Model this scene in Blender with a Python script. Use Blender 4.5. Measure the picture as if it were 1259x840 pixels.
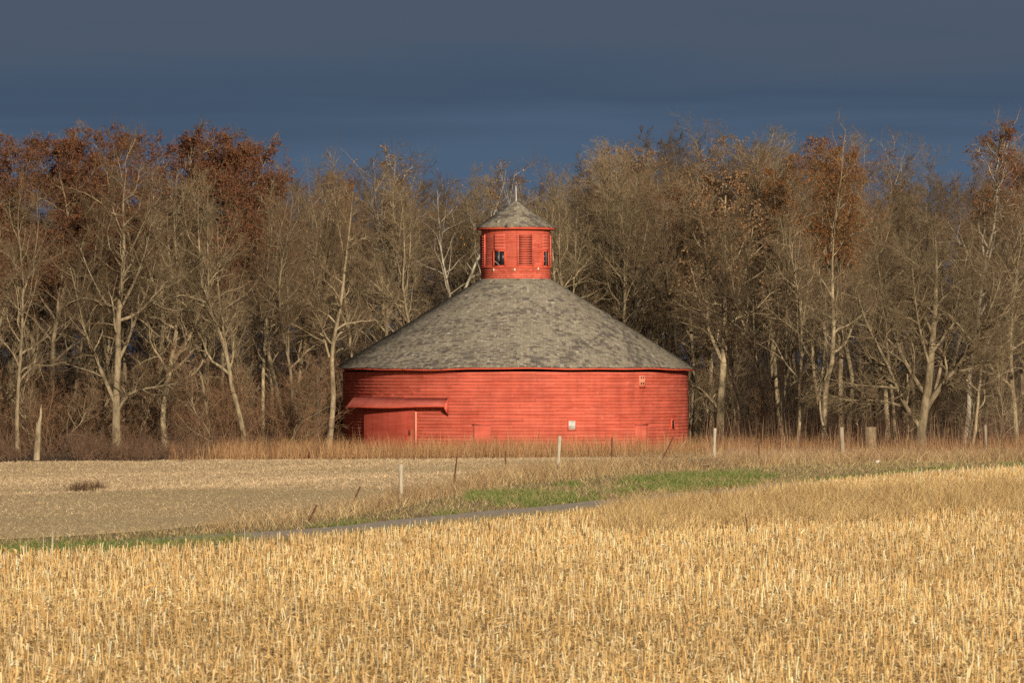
import bpy, math, random
import numpy as np
R = math.radians
scene = bpy.context.scene
for o in list(bpy.data.objects):
    bpy.data.objects.remove(o)
COL = scene.collection

# ------------------------------------------------------------------ camera, sky, sun, exposure
H0 = 4.24                    # eye height above the fields (a rise in the near field)
F = 5896.0                   # focal length in photo pixels (1259 wide)
cam_d = bpy.data.cameras.new('camera')
cam = bpy.data.objects.new('camera', cam_d)
COL.objects.link(cam)
cam.location = (0, 0, H0)
cam.rotation_euler = (R(90.311), 0, 0)
cam_d.sensor_width = 36
cam_d.lens = 36 * F / 1259.0
cam_d.clip_end = 12000
cam_d.dof.use_dof = True
cam_d.dof.focus_distance = 235
cam_d.dof.aperture_fstop = 6.3
scene.camera = cam

SUN_EL, SUN_AZ = 18.0, 163.0          # azimuth clockwise from +Y
SKY_STRENGTH = 0.05
world = bpy.data.worlds.new('World')
scene.world = world
world.use_nodes = True
wn, wl = world.node_tree.nodes, world.node_tree.links
wn.clear()
w_out = wn.new('ShaderNodeOutputWorld')
w_bg = wn.new('ShaderNodeBackground')
w_bg.inputs['Strength'].default_value = SKY_STRENGTH
w_sky = wn.new('ShaderNodeTexSky')
w_sky.sky_type = 'NISHITA'
w_sky.sun_disc = False
w_sky.sun_elevation = R(SUN_EL)
w_sky.sun_rotation = R(SUN_AZ)
w_tc = wn.new('ShaderNodeTexCoord')
w_sep = wn.new('ShaderNodeSeparateXYZ')
wl.new(w_tc.outputs['Generated'], w_sep.inputs[0])
# storm bank ahead, stretched unseen overhead and sideways to cut ambient light
w_mask = wn.new('ShaderNodeMapRange')
w_mask.interpolation_type = 'SMOOTHSTEP'
w_mask.inputs['From Min'].default_value = -0.92
w_mask.inputs['From Max'].default_value = -0.35
wl.new(w_sep.outputs['Y'], w_mask.inputs['Value'])
w_map = wn.new('ShaderNodeMapping')
w_map.inputs['Scale'].default_value = (7.0, 3.0, 75.0)
w_map.inputs['Location'].default_value = (3.3, 1.0, 0.6)
w_map.inputs['Rotation'].default_value = (0, R(1.2), 0)
wl.new(w_tc.outputs['Generated'], w_map.inputs['Vector'])
w_noise = wn.new('ShaderNodeTexNoise')
w_noise.inputs['Scale'].default_value = 1.0
w_noise.inputs['Detail'].default_value = 6.0
w_noise.inputs['Roughness'].default_value = 0.5
w_noise.inputs['Distortion'].default_value = 0.4
wl.new(w_map.outputs[0], w_noise.inputs['Vector'])
w_add = wn.new('ShaderNodeMath'); w_add.operation = 'MULTIPLY_ADD'
w_add.inputs[1].default_value = 0.042
wl.new(w_noise.outputs['Fac'], w_add.inputs[0])
wl.new(w_sep.outputs['Z'], w_add.inputs[2])
w_rng = wn.new('ShaderNodeMapRange')
w_rng.inputs['From Min'].default_value = 0.0
w_rng.inputs['From Max'].default_value = 0.2
wl.new(w_add.outputs[0], w_rng.inputs['Value'])
w_ramp = wn.new('ShaderNodeValToRGB')
cr = w_ramp.color_ramp
STORM = [(0.0, (0.0634, 0.1102, 0.1840)), (0.26, (0.0595, 0.1007, 0.1656)), (0.325, (0.0595, 0.0960, 0.1527)),
         (0.385, (0.0461, 0.0731, 0.1178)), (0.42, (0.0499, 0.0760, 0.1196)), (0.47, (0.0614, 0.0826, 0.1196)), (1.0, (0.0816, 0.0997, 0.1334))]
while len(cr.elements) < len(STORM):
    cr.elements.new(0.5)
for e, (p, c) in zip(cr.elements, STORM):
    e.position = p
    e.color = (*c, 1)
wl.new(w_rng.outputs[0], w_ramp.inputs['Fac'])
w_scale = wn.new('ShaderNodeVectorMath'); w_scale.operation = 'SCALE'
w_scale.inputs['Scale'].default_value = 1.0 / SKY_STRENGTH
wl.new(w_ramp.outputs['Color'], w_scale.inputs[0])
w_mix = wn.new('ShaderNodeMix'); w_mix.data_type = 'RGBA'
wl.new(w_mask.outputs[0], w_mix.inputs['Factor'])
wl.new(w_sky.outputs['Color'], w_mix.inputs['A'])
wl.new(w_scale.outputs[0], w_mix.inputs['B'])
wl.new(w_mix.outputs['Result'], w_bg.inputs['Color'])
wl.new(w_bg.outputs[0], w_out.inputs['Surface'])

sun_d = bpy.data.lights.new('sun', 'SUN')
sun_d.energy = 5.0
sun_d.angle = R(0.53)
sun_d.color = (1.0, 0.87, 0.70)
sun = bpy.data.objects.new('sun', sun_d)
COL.objects.link(sun)
sun.rotation_euler = (R(90 - SUN_EL), 0, R(180 - SUN_AZ))
sun.location = (60, -150, 90)

vs = scene.view_settings
vs.view_transform = 'Standard'
vs.look = 'None'
vs.exposure = 0.28
vs.gamma = 1.0
vs.use_curve_mapping = False
scene.cycles.max_bounces = 5
scene.cycles.diffuse_bounces = 3
scene.cycles.use_adaptive_sampling = False
scene.cycles.use_denoising = False
scene.cycles.sample_clamp_indirect = 3.0
scene.cycles.sample_clamp_direct = 8.0

# ------------------------------------------------------------------ helpers
def at(px, v, z=0.0):
    """photo pixel on a level of height z -> world x, y"""
    d = (H0 - z) * F / (v - 452.0)
    return (px - 629.5) * d / F, d

def atd(px, d):
    return (px - 629.5) * d / F

def zat(v, d):
    return H0 + (452.0 - v) * d / F

def tag(o, label=None, cat=None, group=None, kind=None):
    if label: o['label'] = label
    if cat: o['category'] = cat
    if group: o['group'] = group
    if kind: o['kind'] = kind
    return o

def empty(name, loc):
    o = bpy.data.objects.new(name, None)
    o.empty_display_size = 0.2
    COL.objects.link(o)
    o.location = loc
    return o

def mesh_np(name, V, Q, mat, parent=None, col=None, tris=None, smooth=False, mat_idx=None, loc=None):
    """one object from numpy vertices, quads (and triangles) with an optional colour per vertex"""
    me = bpy.data.meshes.new(name)
    V = np.asarray(V, np.float32)
    Q = np.asarray(Q, np.int32).reshape(-1, 4)
    T = np.zeros((0, 3), np.int32) if tris is None else np.asarray(tris, np.int32).reshape(-1, 3)
    me.vertices.add(len(V))
    me.vertices.foreach_set('co', V.ravel())
    me.loops.add(Q.size + T.size)
    me.loops.foreach_set('vertex_index', np.concatenate([Q.ravel(), T.ravel()]))
    me.polygons.add(len(Q) + len(T))
    starts = np.concatenate([np.arange(len(Q)) * 4, Q.size + np.arange(len(T)) * 3]).astype(np.int32)
    me.polygons.foreach_set('loop_start', starts)
    if smooth:
        me.polygons.foreach_set('use_smooth', np.ones(len(starts), bool))
    mats = mat if isinstance(mat, (list, tuple)) else [mat]
    for m in mats:
        me.materials.append(m)
    if mat_idx is not None:
        me.polygons.foreach_set('material_index', np.asarray(mat_idx, np.int32))
    if col is not None:
        a = me.color_attributes.new('Col', 'FLOAT_COLOR', 'POINT')
        c = np.ones((len(V), 4), np.float32)
        c[:, :3] = col
        a.data.foreach_set('color', c.ravel())
    me.update(calc_edges=True)
    me.validate()
    o = bpy.data.objects.new(name, me)
    COL.objects.link(o)
    if parent is not None:
        o.parent = parent
    if loc is not None:
        o.location = loc
    return o

class Bag:
    """collects pieces of one mesh"""
    def __init__(s):
        s.V, s.Q, s.C, s.M, s.n = [], [], [], [], 0
    def add(s, V, Q, col=None, m=0):
        V = np.asarray(V, float).reshape(-1, 3)
        Q = np.asarray(Q, int).reshape(-1, 4)
        s.V.append(V); s.Q.append(Q + s.n); s.n += len(V)
        c = np.full((len(V), 3), 0.5) if col is None else np.broadcast_to(np.asarray(col, float), (len(V), 3))
        s.C.append(c); s.M.append(np.full(len(Q), m))
    def box(s, c, size, rot=None, col=None, m=0, off=(0, 0, 0)):
        sx, sy, sz = [k / 2 for k in size]
        V = np.array([[x, y, z] for x in (-sx, sx) for y in (-sy, sy) for z in (-sz, sz)], float)
        if rot is not None:
            V = V @ np.asarray(rot).T
        V = V + np.asarray(c, float)
        s.add(V, [[0, 1, 3, 2], [4, 6, 7, 5], [0, 4, 5, 1], [2, 3, 7, 6], [0, 2, 6, 4], [1, 5, 7, 3]], col, m)
    def hexa(s, P, col=None, m=0):
        """8 corners: bottom loop 0-3, top loop 4-7"""
        s.add(P, [[3, 2, 1, 0], [4, 5, 6, 7], [0, 1, 5, 4], [1, 2, 6, 5], [2, 3, 7, 6], [3, 0, 4, 7]], col, m)
    def build(s, name, mat, parent=None, smooth=False, loc=None):
        return mesh_np(name, np.concatenate(s.V), np.concatenate(s.Q), mat, parent, np.concatenate(s.C),
                       smooth=smooth, mat_idx=np.concatenate(s.M), loc=loc)

def rotz(a):
    c, s = math.cos(a), math.sin(a)
    return np.array([[c, -s, 0], [s, c, 0], [0, 0, 1.0]])
def roty(a):
    c, s = math.cos(a), math.sin(a)
    return np.array([[c, 0, s], [0, 1, 0], [-s, 0, c]])
def rotx(a):
    c, s = math.cos(a), math.sin(a)
    return np.array([[1, 0, 0], [0, c, -s], [0, s, c]])

def norm(a):
    return a / np.maximum(np.linalg.norm(a, axis=-1, keepdims=True), 1e-9)

def tubes(P, Rd, sides, cap=False):
    """P (M,K,3) polylines, Rd (M,K) radii -> vertices, quads"""
    M, K, _ = P.shape
    T = np.empty_like(P)
    T[:, 1:-1] = P[:, 2:] - P[:, :-2]
    T[:, 0] = P[:, 1] - P[:, 0]
    T[:, -1] = P[:, -1] - P[:, -2]
    T = norm(T)
    main = norm(P[:, -1] - P[:, 0])
    ref = np.where(np.abs(main[:, 2:3]) < 0.7, np.array([[0, 0, 1.0]]), np.array([[0.8, 0.6, 0.0]]))[:, None, :]
    U = norm(np.cross(T, ref))
    W = np.cross(T, U)
    a = np.arange(sides) * 2 * np.pi / sides
    V = P[:, :, None, :] + Rd[:, :, None, None] * (np.cos(a)[:, None] * U[:, :, None, :] + np.sin(a)[:, None] * W[:, :, None, :])
    idx = np.arange(M * K * sides).reshape(M, K, sides)
    A = idx[:, :-1]; B = idx[:, 1:]
    Q = np.stack([A, np.roll(A, -1, 2), np.roll(B, -1, 2), B], -1).reshape(-1, 4)
    return V.reshape(-1, 3), Q

def blades(base, d0, bend, length, width, rng, K=3):
    """thin leaf blades: base (M,3), initial direction, bend vector per blade; K cross sections"""
    M = len(base)
    t = np.linspace(0, 1, K)
    P = base[:, None] + length[:, None, None] * (d0[:, None] * t[None, :, None] + bend[:, None] * (t[None, :, None] ** 2))
    ph = rng.uniform(0, 2 * np.pi, M)
    side = np.stack([np.cos(ph), np.sin(ph), rng.normal(0, 0.25, M)], -1)
    side = norm(side - d0 * np.sum(side * d0, -1, keepdims=True))
    w = width[:, None] * (1 - 0.85 * t[None] ** 1.5)
    L = P - side[:, None] * w[..., None] / 2
    Rr = P + side[:, None] * w[..., None] / 2
    V = np.stack([L, Rr], 2).reshape(-1, 3)
    idx = np.arange(M * K * 2).reshape(M, K, 2)
    Q = np.stack([idx[:, :-1, 0], idx[:, :-1, 1], idx[:, 1:, 1], idx[:, 1:, 0]], -1).reshape(-1, 4)
    return V, Q

def pick(rng, cols, n, jit=0.15, p=None):
    cols = np.asarray(cols, float)
    c = cols[rng.choice(len(cols), n, p=p)]
    return np.clip(c * (1 + rng.normal(0, jit, (n, 1))), 0.005, 0.9)

# value noise for placing growth in patches
_g = np.random.default_rng(5).random((256, 256))
def vnoise(x, y, s):
    x = np.asarray(x) / s + 1000; y = np.asarray(y) / s + 1000
    xi = np.floor(x).astype(int); yi = np.floor(y).astype(int)
    fx = x - xi; fy = y - yi
    fx = fx * fx * (3 - 2 * fx); fy = fy * fy * (3 - 2 * fy)
    g = lambda a, b: _g[a % 256, b % 256]
    return (g(xi, yi) * (1 - fx) + g(xi + 1, yi) * fx) * (1 - fy) + (g(xi, yi + 1) * (1 - fx) + g(xi + 1, yi + 1) * fx) * fy

# ------------------------------------------------------------------ materials
def material(name, rough=0.9, spec=0.1):
    m = bpy.data.materials.new(name)
    m.use_nodes = True
    b = m.node_tree.nodes['Principled BSDF']
    b.inputs['Roughness'].default_value = rough
    b.inputs['Specular IOR Level'].default_value = spec
    return m, m.node_tree.nodes, m.node_tree.links, b

def mat_flat(name, c, rough=0.9, spec=0.1, var=0.25, scale=3.0, metallic=0.0, stretch=(1, 1, 1)):
    m, n, l, b = material(name, rough, spec)
    tc = n.new('ShaderNodeTexCoord')
    mp = n.new('ShaderNodeMapping'); mp.inputs['Scale'].default_value = stretch
    l.new(tc.outputs['Object'], mp.inputs[0])
    no = n.new('ShaderNodeTexNoise'); no.inputs['Scale'].default_value = scale; no.inputs['Detail'].default_value = 6
    l.new(mp.outputs[0], no.inputs['Vector'])
    r = n.new('ShaderNodeMapRange'); r.inputs['From Min'].default_value = 0.25; r.inputs['From Max'].default_value = 0.75
    r.inputs['To Min'].default_value = 1 - var; r.inputs['To Max'].default_value = 1 + var
    l.new(no.outputs['Fac'], r.inputs['Value'])
    s = n.new('ShaderNodeVectorMath'); s.operation = 'SCALE'; s.inputs[0].default_value = c
    l.new(r.outputs[0], s.inputs['Scale'])
    l.new(s.outputs[0], b.inputs['Base Color'])
    b.inputs['Metallic'].default_value = metallic
    return m

def mat_attr(name, rough=0.9, spec=0.1, var=0.2, scale=2.0, trans=0.0):
    """colour of each blade, shingle or board from its own attribute, with grain on top"""
    m, n, l, b = material(name, rough, spec)
    at_ = n.new('ShaderNodeAttribute'); at_.attribute_name = 'Col'
    tc = n.new('ShaderNodeTexCoord')
    no = n.new('ShaderNodeTexNoise'); no.inputs['Scale'].default_value = scale; no.inputs['Detail'].default_value = 5
    l.new(tc.outputs['Object'], no.inputs['Vector'])
    r = n.new('ShaderNodeMapRange'); r.inputs['From Min'].default_value = 0.25; r.inputs['From Max'].default_value = 0.75
    r.inputs['To Min'].default_value = 1 - var; r.inputs['To Max'].default_value = 1 + var
    l.new(no.outputs['Fac'], r.inputs['Value'])
    s = n.new('ShaderNodeVectorMath'); s.operation = 'SCALE'
    l.new(at_.outputs['Color'], s.inputs[0]); l.new(r.outputs[0], s.inputs['Scale'])
    l.new(s.outputs[0], b.inputs['Base Color'])
    if trans:
        t = n.new('ShaderNodeBsdfTranslucent')
        l.new(s.outputs[0], t.inputs['Color'])
        mx = n.new('ShaderNodeMixShader'); mx.inputs[0].default_value = trans
        l.new(b.outputs[0], mx.inputs[1]); l.new(t.outputs[0], mx.inputs[2])
        l.new(mx.outputs[0], n['Material Output'].inputs['Surface'])
    return m

def mat_bark(name, c1, c2, scale=1.2):
    m, n, l, b = material(name, 0.95, 0.05)
    tc = n.new('ShaderNodeTexCoord')
    mp = n.new('ShaderNodeMapping'); mp.inputs['Scale'].default_value = (1, 1, 0.35)
    l.new(tc.outputs['Object'], mp.inputs[0])
    no = n.new('ShaderNodeTexNoise'); no.inputs['Scale'].default_value = scale * 3; no.inputs['Detail'].default_value = 7
    no.inputs['Roughness'].default_value = 0.7
    l.new(mp.outputs[0], no.inputs['Vector'])
    r = n.new('ShaderNodeValToRGB')
    r.color_ramp.elements[0].position = 0.36; r.color_ramp.elements[0].color = (*c1, 1)
    r.color_ramp.elements[1].position = 0.62; r.color_ramp.elements[1].color = (*c2, 1)
    l.new(no.outputs['Fac'], r.inputs['Fac'])
    oi = n.new('ShaderNodeObjectInfo')
    mr = n.new('ShaderNodeMapRange'); mr.inputs['To Min'].default_value = 0.72; mr.inputs['To Max'].default_value = 1.25
    l.new(oi.outputs['Random'], mr.inputs['Value'])
    s = n.new('ShaderNodeVectorMath'); s.operation = 'SCALE'
    l.new(r.outputs['Color'], s.inputs[0]); l.new(mr.outputs[0], s.inputs['Scale'])
    l.new(s.outputs[0], b.inputs['Base Color'])
    bp = n.new('ShaderNodeBump'); bp.inputs['Strength'].default_value = 0.6; bp.inputs['Distance'].default_value = 0.05
    l.new(no.outputs['Fac'], bp.inputs['Height']); l.new(bp.outputs[0], b.inputs['Normal'])
    return m

M = {}
M['bark'] = mat_bark('bark', (0.105, 0.080, 0.048), (0.33, 0.26, 0.16))
M['bark_dark'] = mat_bark('bark_dark', (0.03, 0.024, 0.018), (0.12, 0.095, 0.06))
M['twig_shaded'] = mat_bark('twig_shaded', (0.05, 0.035, 0.024), (0.10, 0.072, 0.047))  # twig copy with the shade of the deep wood put into its colour
M['bark_white'] = mat_bark('bark_white', (0.13, 0.105, 0.068), (0.40, 0.35, 0.27), 0.8)
M['twig'] = mat_bark('twig', (0.108, 0.072, 0.041), (0.205, 0.143, 0.083))
M['twig_pale'] = mat_bark('twig_pale', (0.145, 0.104, 0.059), (0.255, 0.19, 0.112))
M['twig_red'] = mat_bark('twig_red', (0.13, 0.075, 0.042), (0.24, 0.142, 0.08))
M['twig_brush'] = mat_bark('twig_brush', (0.085, 0.052, 0.034), (0.165, 0.10, 0.062))
M['leaf'] = mat_attr('leaf', 0.8, 0.1, 0.2, 4.0, 0.3)
M['blade'] = mat_attr('blade', 0.75, 0.15, 0.15, 3.0, 0.25)
M['stem'] = mat_attr('stem', 0.9, 0.05, 0.2, 3.0)

# ground: soil under the crops, verge and leaf litter, blended by where they lie
def mat_ground(name, c1, c2, c3, s1=0.6, s2=14.0):
    m, n, l, b = material(name, 1.0, 0.02)
    tc = n.new('ShaderNodeTexCoord')
    mp = n.new('ShaderNodeMapping'); mp.inputs['Scale'].default_value = (1, 0.45, 1); mp.inputs['Rotation'].default_value = (0, 0, R(-18))
    l.new(tc.outputs['Object'], mp.inputs[0])
    big = n.new('ShaderNodeTexNoise'); big.inputs['Scale'].default_value = s1 * 0.3; big.inputs['Detail'].default_value = 5
    fine = n.new('ShaderNodeTexNoise'); fine.inputs['Scale'].default_value = s2; fine.inputs['Detail'].default_value = 5
    l.new(mp.outputs[0], big.inputs['Vector']); l.new(tc.outputs['Object'], fine.inputs['Vector'])
    r1 = n.new('ShaderNodeValToRGB')
    r1.color_ramp.elements[0].position = 0.35; r1.color_ramp.elements[0].color = (*c1, 1)
    r1.color_ramp.elements[1].position = 0.65; r1.color_ramp.elements[1].color = (*c2, 1)
    l.new(big.outputs['Fac'], r1.inputs['Fac'])
    mx = n.new('ShaderNodeMix'); mx.data_type = 'RGBA'
    r2 = n.new('ShaderNodeMapRange'); r2.inputs['From Min'].default_value = 0.4; r2.inputs['From Max'].default_value = 0.7
    l.new(fine.outputs['Fac'], r2.inputs['Value'])
    l.new(r2.outputs[0], mx.inputs['Factor']); l.new(r1.outputs['Color'], mx.inputs['A']); mx.inputs['B'].default_value = (*c3, 1)
    l.new(mx.outputs['Result'], b.inputs['Base Color'])
    bp = n.new('ShaderNodeBump'); bp.inputs['Strength'].default_value = 0.8; bp.inputs['Distance'].default_value = 0.08
    l.new(fine.outputs['Fac'], bp.inputs['Height']); l.new(bp.outputs[0], b.inputs['Normal'])
    return m
M['litter'] = mat_ground('leaf_litter', (0.10, 0.07, 0.045), (0.15, 0.10, 0.06), (0.06, 0.042, 0.028))
M['soil'] = mat_ground('stubble_soil', (0.44, 0.295, 0.125), (0.52, 0.36, 0.16), (0.28, 0.18, 0.08))
M['field'] = mat_ground('harvested_soil', (0.48, 0.355, 0.19), (0.58, 0.44, 0.25), (0.36, 0.26, 0.14), 0.5, 6.0)
M['verge'] = mat_ground('verge_turf', (0.28, 0.20, 0.105), (0.36, 0.265, 0.145), (0.17, 0.12, 0.06))
M['asphalt'] = mat_flat('asphalt', (0.36, 0.30, 0.23), 0.95, 0.05, 0.35, 4.0)
M['path_grit'] = M['asphalt']

# ------------------------------------------------------------------ the lie of the land
def ground_z(x, y):
    x = np.asarray(x, float); y = np.asarray(y, float)
    z = 0.10 * (vnoise(x, y, 14.0) - 0.5) + 0.05 * (vnoise(x + 40, y, 5.0) - 0.5)
    z = z * np.clip((y - 20) / 30, 0, 1)
    return z

# edge of the near stubble (top of the crest) and far edge of the road, from left to right
ST_X = np.array([-60, -25, -10.7, -9.1, -7.5, -6, -4.4, -2.6, .23, 3, 6.8, 10.6, 14.7, 21.2, 32, 60])
ST_Y = np.array([70, 97, 108, 109.2, 111, 114.5, 118.5, 125, 132, 142, 153, 171.5, 185, 199, 214, 245])
RD_X = np.array([-60, -25, -14, -10.3, -8.6, -4.5, -2.9, .25, 3.4, 7.6, 12.5, 18, 24, 34, 60])
RD_Y = np.array([75, 102, 111, 115, 118.5, 127.5, 133, 143, 153.4, 165.6, 181, 196, 208, 226, 265])
stub_edge = lambda x: np.interp(x, ST_X, ST_Y)
road_edge = lambda x: np.interp(x, RD_X, RD_Y)
# fence line: far edge of the weedy verge
FN_X = np.array([-60, -20, -11, -5.6, -4.0, -2.2, -0.3, 1.8, 4.2, 8.8, 15, 23, 40])
FN_Y = np.array([86, 108, 120, 136, 149, 166, 184, 190, 202, 207, 216, 222, 235])
fence_edge = lambda x: np.interp(x, FN_X, FN_Y)
# far edge of the harvested field
FF_X = np.array([-80, -24, -22.4, -14, 0, 4, 9, 20, 60])
FF_Y = np.array([202, 208, 210, 217, 221, 224, 224, 222, 230])
field_edge = lambda x: np.interp(x, FF_X, FF_Y)

def sheet(name, xs, y_lo, y_hi, ny, mat, dz):
    t = np.linspace(0, 1, ny)
    X = np.repeat(xs[:, None], ny, 1)
    Y = y_lo(xs)[:, None] * (1 - t) + y_hi(xs)[:, None] * t
    Z = ground_z(X, Y) + dz
    V = np.stack([X, Y, Z], -1).reshape(-1, 3)
    i = np.arange(len(xs) * ny).reshape(len(xs), ny)
    Q = np.stack([i[:-1, :-1], i[1:, :-1], i[1:, 1:], i[:-1, 1:]], -1).reshape(-1, 4)
    o = mesh_np(name, V, Q, mat, smooth=True)
    o['kind'] = 'structure'
    return o

gx = np.concatenate([[-5000, -1500, -500, -200], np.linspace(-100, 100, 161), [200, 500, 1500, 5000]])
gy = np.concatenate([[-3000, -500, -100, 0, 25], np.linspace(40, 340, 241), np.linspace(350, 470, 25), [700, 1500, 6000]])
X, Y = np.meshgrid(gx, gy, indexing='ij')
V = np.stack([X, Y, ground_z(X, Y)], -1).reshape(-1, 3)
i = np.arange(X.size).reshape(X.shape)
Q = np.stack([i[:-1, :-1], i[1:, :-1], i[1:, 1:], i[:-1, 1:]], -1).reshape(-1, 4)
o = mesh_np('ground', V, Q, M['litter'], smooth=True); o['kind'] = 'structure'
xs = np.linspace(-60, 60, 241)
sheet('stubble_field', xs, lambda x: 0 * x + 30, stub_edge, 160, M['soil'], 0.03)
sheet('verge', xs, lambda x: stub_edge(x), lambda x: fence_edge(x) + 1.0, 60, M['verge'], 0.022)
sheet('harvested_field', xs, lambda x: fence_edge(x), field_edge, 90, M['field'], 0.034)
def road_near(x):
    return road_edge(x) - np.interp(x, [-60, -12, -4, 3, 12, 60], [8, 6.5, 7, 9, 11, 11])
sheet('road', xs, road_near, road_edge, 24, M['asphalt'], 0.05)

# ------------------------------------------------------------------ the round barn
BX, BY = atd(634, 250), 250.0
RW, RE = 9.0, 9.40
rb = np.random.default_rng(11)
def pol(th, r, z):
    """barn axes: th = 0 faces the camera, positive to the right"""
    th, r, z = np.broadcast_arrays(np.asarray(th, float), np.asarray(r, float), np.asarray(z, float))
    return np.stack([r * np.sin(th), -r * np.cos(th), z], -1)

def arc_board(bag, a0, a1, r0, r1, z0, z1, n, col, m=0, lean=0.0):
    """one board bent on the drum: face, edges and ends"""
    a = np.linspace(a0, a1, n + 1)
    rows = [pol(a, r0, z0), pol(a, r1, z0), pol(a, r1 - lean, z1), pol(a, r0, z1)]
    ii = np.arange(4 * (n + 1)).reshape(4, n + 1)
    Q = [np.stack([ii[j, :-1], ii[j, 1:], ii[j + 1, 1:], ii[j + 1, :-1]], -1) for j in range(3)]
    Q.append(np.array([[ii[0, 0], ii[1, 0], ii[2, 0], ii[3, 0]], [ii[3, -1], ii[2, -1], ii[1, -1], ii[0, -1]]]))
    bag.add(np.concatenate(rows), np.concatenate(Q), col, m)
def mat_siding(name):
    m, n, l, b = material(name, 0.75, 0.2)
    a = n.new('ShaderNodeAttribute'); a.attribute_name = 'Col'
    tc = n.new('ShaderNodeTexCoord')
    mp = n.new('ShaderNodeMapping'); mp.inputs['Scale'].default_value = (0.45, 0.45, 3.2)
    l.new(tc.outputs['Object'], mp.inputs[0])
    no = n.new('ShaderNodeTexNoise'); no.inputs['Scale'].default_value = 1.3; no.inputs['Detail'].default_value = 9; no.inputs['Roughness'].default_value = 0.7
    l.new(mp.outputs[0], no.inputs['Vector'])
    r = n.new('ShaderNodeValToRGB')
    e = r.color_ramp.elements
    e[0].position = 0.34; e[0].color = (0.80, 0.66, 0.60, 1)
    e[1].position = 0.55; e[1].color = (1.0, 1.0, 1.0, 1)
    e2 = e.new(0.74); e2.color = (1.06, 1.18, 1.22, 1)
    l.new(no.outputs['Fac'], r.inputs['Fac'])
    mx = n.new('ShaderNodeMix'); mx.data_type = 'RGBA'; mx.blend_type = 'MULTIPLY'; mx.inputs['Factor'].default_value = 1
    l.new(a.outputs['Color'], mx.inputs['A']); l.new(r.outputs['Color'], mx.inputs['B'])
    # run-off streaks and faded sheets
    mp2 = n.new('ShaderNodeMapping'); mp2.inputs['Scale'].default_value = (1.1, 1.1, 0.22)
    l.new(tc.outputs['Object'], mp2.inputs[0])
    st = n.new('ShaderNodeTexNoise'); st.inputs['Scale'].default_value = 1.5; st.inputs['Detail'].default_value = 6; st.inputs['Roughness'].default_value = 0.65
    l.new(mp2.outputs[0], st.inputs['Vector'])
    sr = n.new('ShaderNodeMapRange'); sr.inputs['From Min'].default_value = 0.3; sr.inputs['From Max'].default_value = 0.7; sr.inputs['To Min'].default_value = 0.80; sr.inputs['To Max'].default_value = 1.14
    l.new(st.outputs['Fac'], sr.inputs['Value'])
    sc_ = n.new('ShaderNodeVectorMath'); sc_.operation = 'SCALE'
    l.new(mx.outputs['Result'], sc_.inputs[0]); l.new(sr.outputs[0], sc_.inputs['Scale'])
    # worn flecks
    f = n.new('ShaderNodeTexNoise'); f.inputs['Scale'].default_value = 9; f.inputs['Detail'].default_value = 4
    l.new(mp.outputs[0], f.inputs['Vector'])
    fr = n.new('ShaderNodeMapRange'); fr.inputs['From Min'].default_value = 0.68; fr.inputs['From Max'].default_value = 0.80; fr.inputs['To Max'].default_value = 0.5
    l.new(f.outputs['Fac'], fr.inputs['Value'])
    m2 = n.new('ShaderNodeMix'); m2.data_type = 'RGBA'
    l.new(fr.outputs[0], m2.inputs['Factor']); l.new(sc_.outputs[0], m2.inputs['A']); m2.inputs['B'].default_value = (0.17, 0.045, 0.03, 1)
    l.new(m2.outputs['Result'], b.inputs['Base Color'])
    bp = n.new('ShaderNodeBump'); bp.inputs['Strength'].default_value = 0.35; bp.inputs['Distance'].default_value = 0.02
    l.new(f.outputs['Fac'], bp.inputs['Height']); l.new(bp.outputs[0], b.inputs['Normal'])
    return m
M['siding'] = mat_siding('red_painted_boards')
RED = np.array([0.555, 0.120, 0.077])
RED_DOOR = np.array([0.43, 0.078, 0.050])
M['shingle'] = mat_attr('weathered_shingle', 0.95, 0.05, 0.2, 1.2)
M['trim'] = mat_flat('red_trim', (0.52, 0.085, 0.045), 0.7, 0.2, 0.2, 2.0)
M['dark_inside'] = mat_flat('barn_interior', (0.012, 0.010, 0.010), 1.0, 0.0, 0.2)
M['glass_pale'] = mat_flat('dusty_glass', (0.42, 0.42, 0.38), 0.3, 0.5, 0.25, 6.0)
M['glass_dark'] = mat_flat('dark_glass', (0.014, 0.016, 0.02), 0.4, 0.25, 0.2, 4.0)
M['frame_pale'] = mat_flat('weathered_sash', (0.36, 0.25, 0.21), 0.9, 0.1, 0.25, 5.0)
M['bare_wood'] = mat_flat('bare_wood', (0.55, 0.46, 0.33), 0.9, 0.1, 0.2, 5.0)
M['board_pink'] = mat_flat('faded_board', (0.56, 0.20, 0.13), 0.9, 0.1, 0.2, 8.0)
M['rust'] = mat_flat('rusty_steel', (0.09, 0.04, 0.026), 0.9, 0.2, 0.4, 6.0)

barn = empty('round_barn', (BX, BY, 0))
tag(barn, 'large round red wooden barn with grey shingled cone roof and cupola', 'barn')

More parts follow.
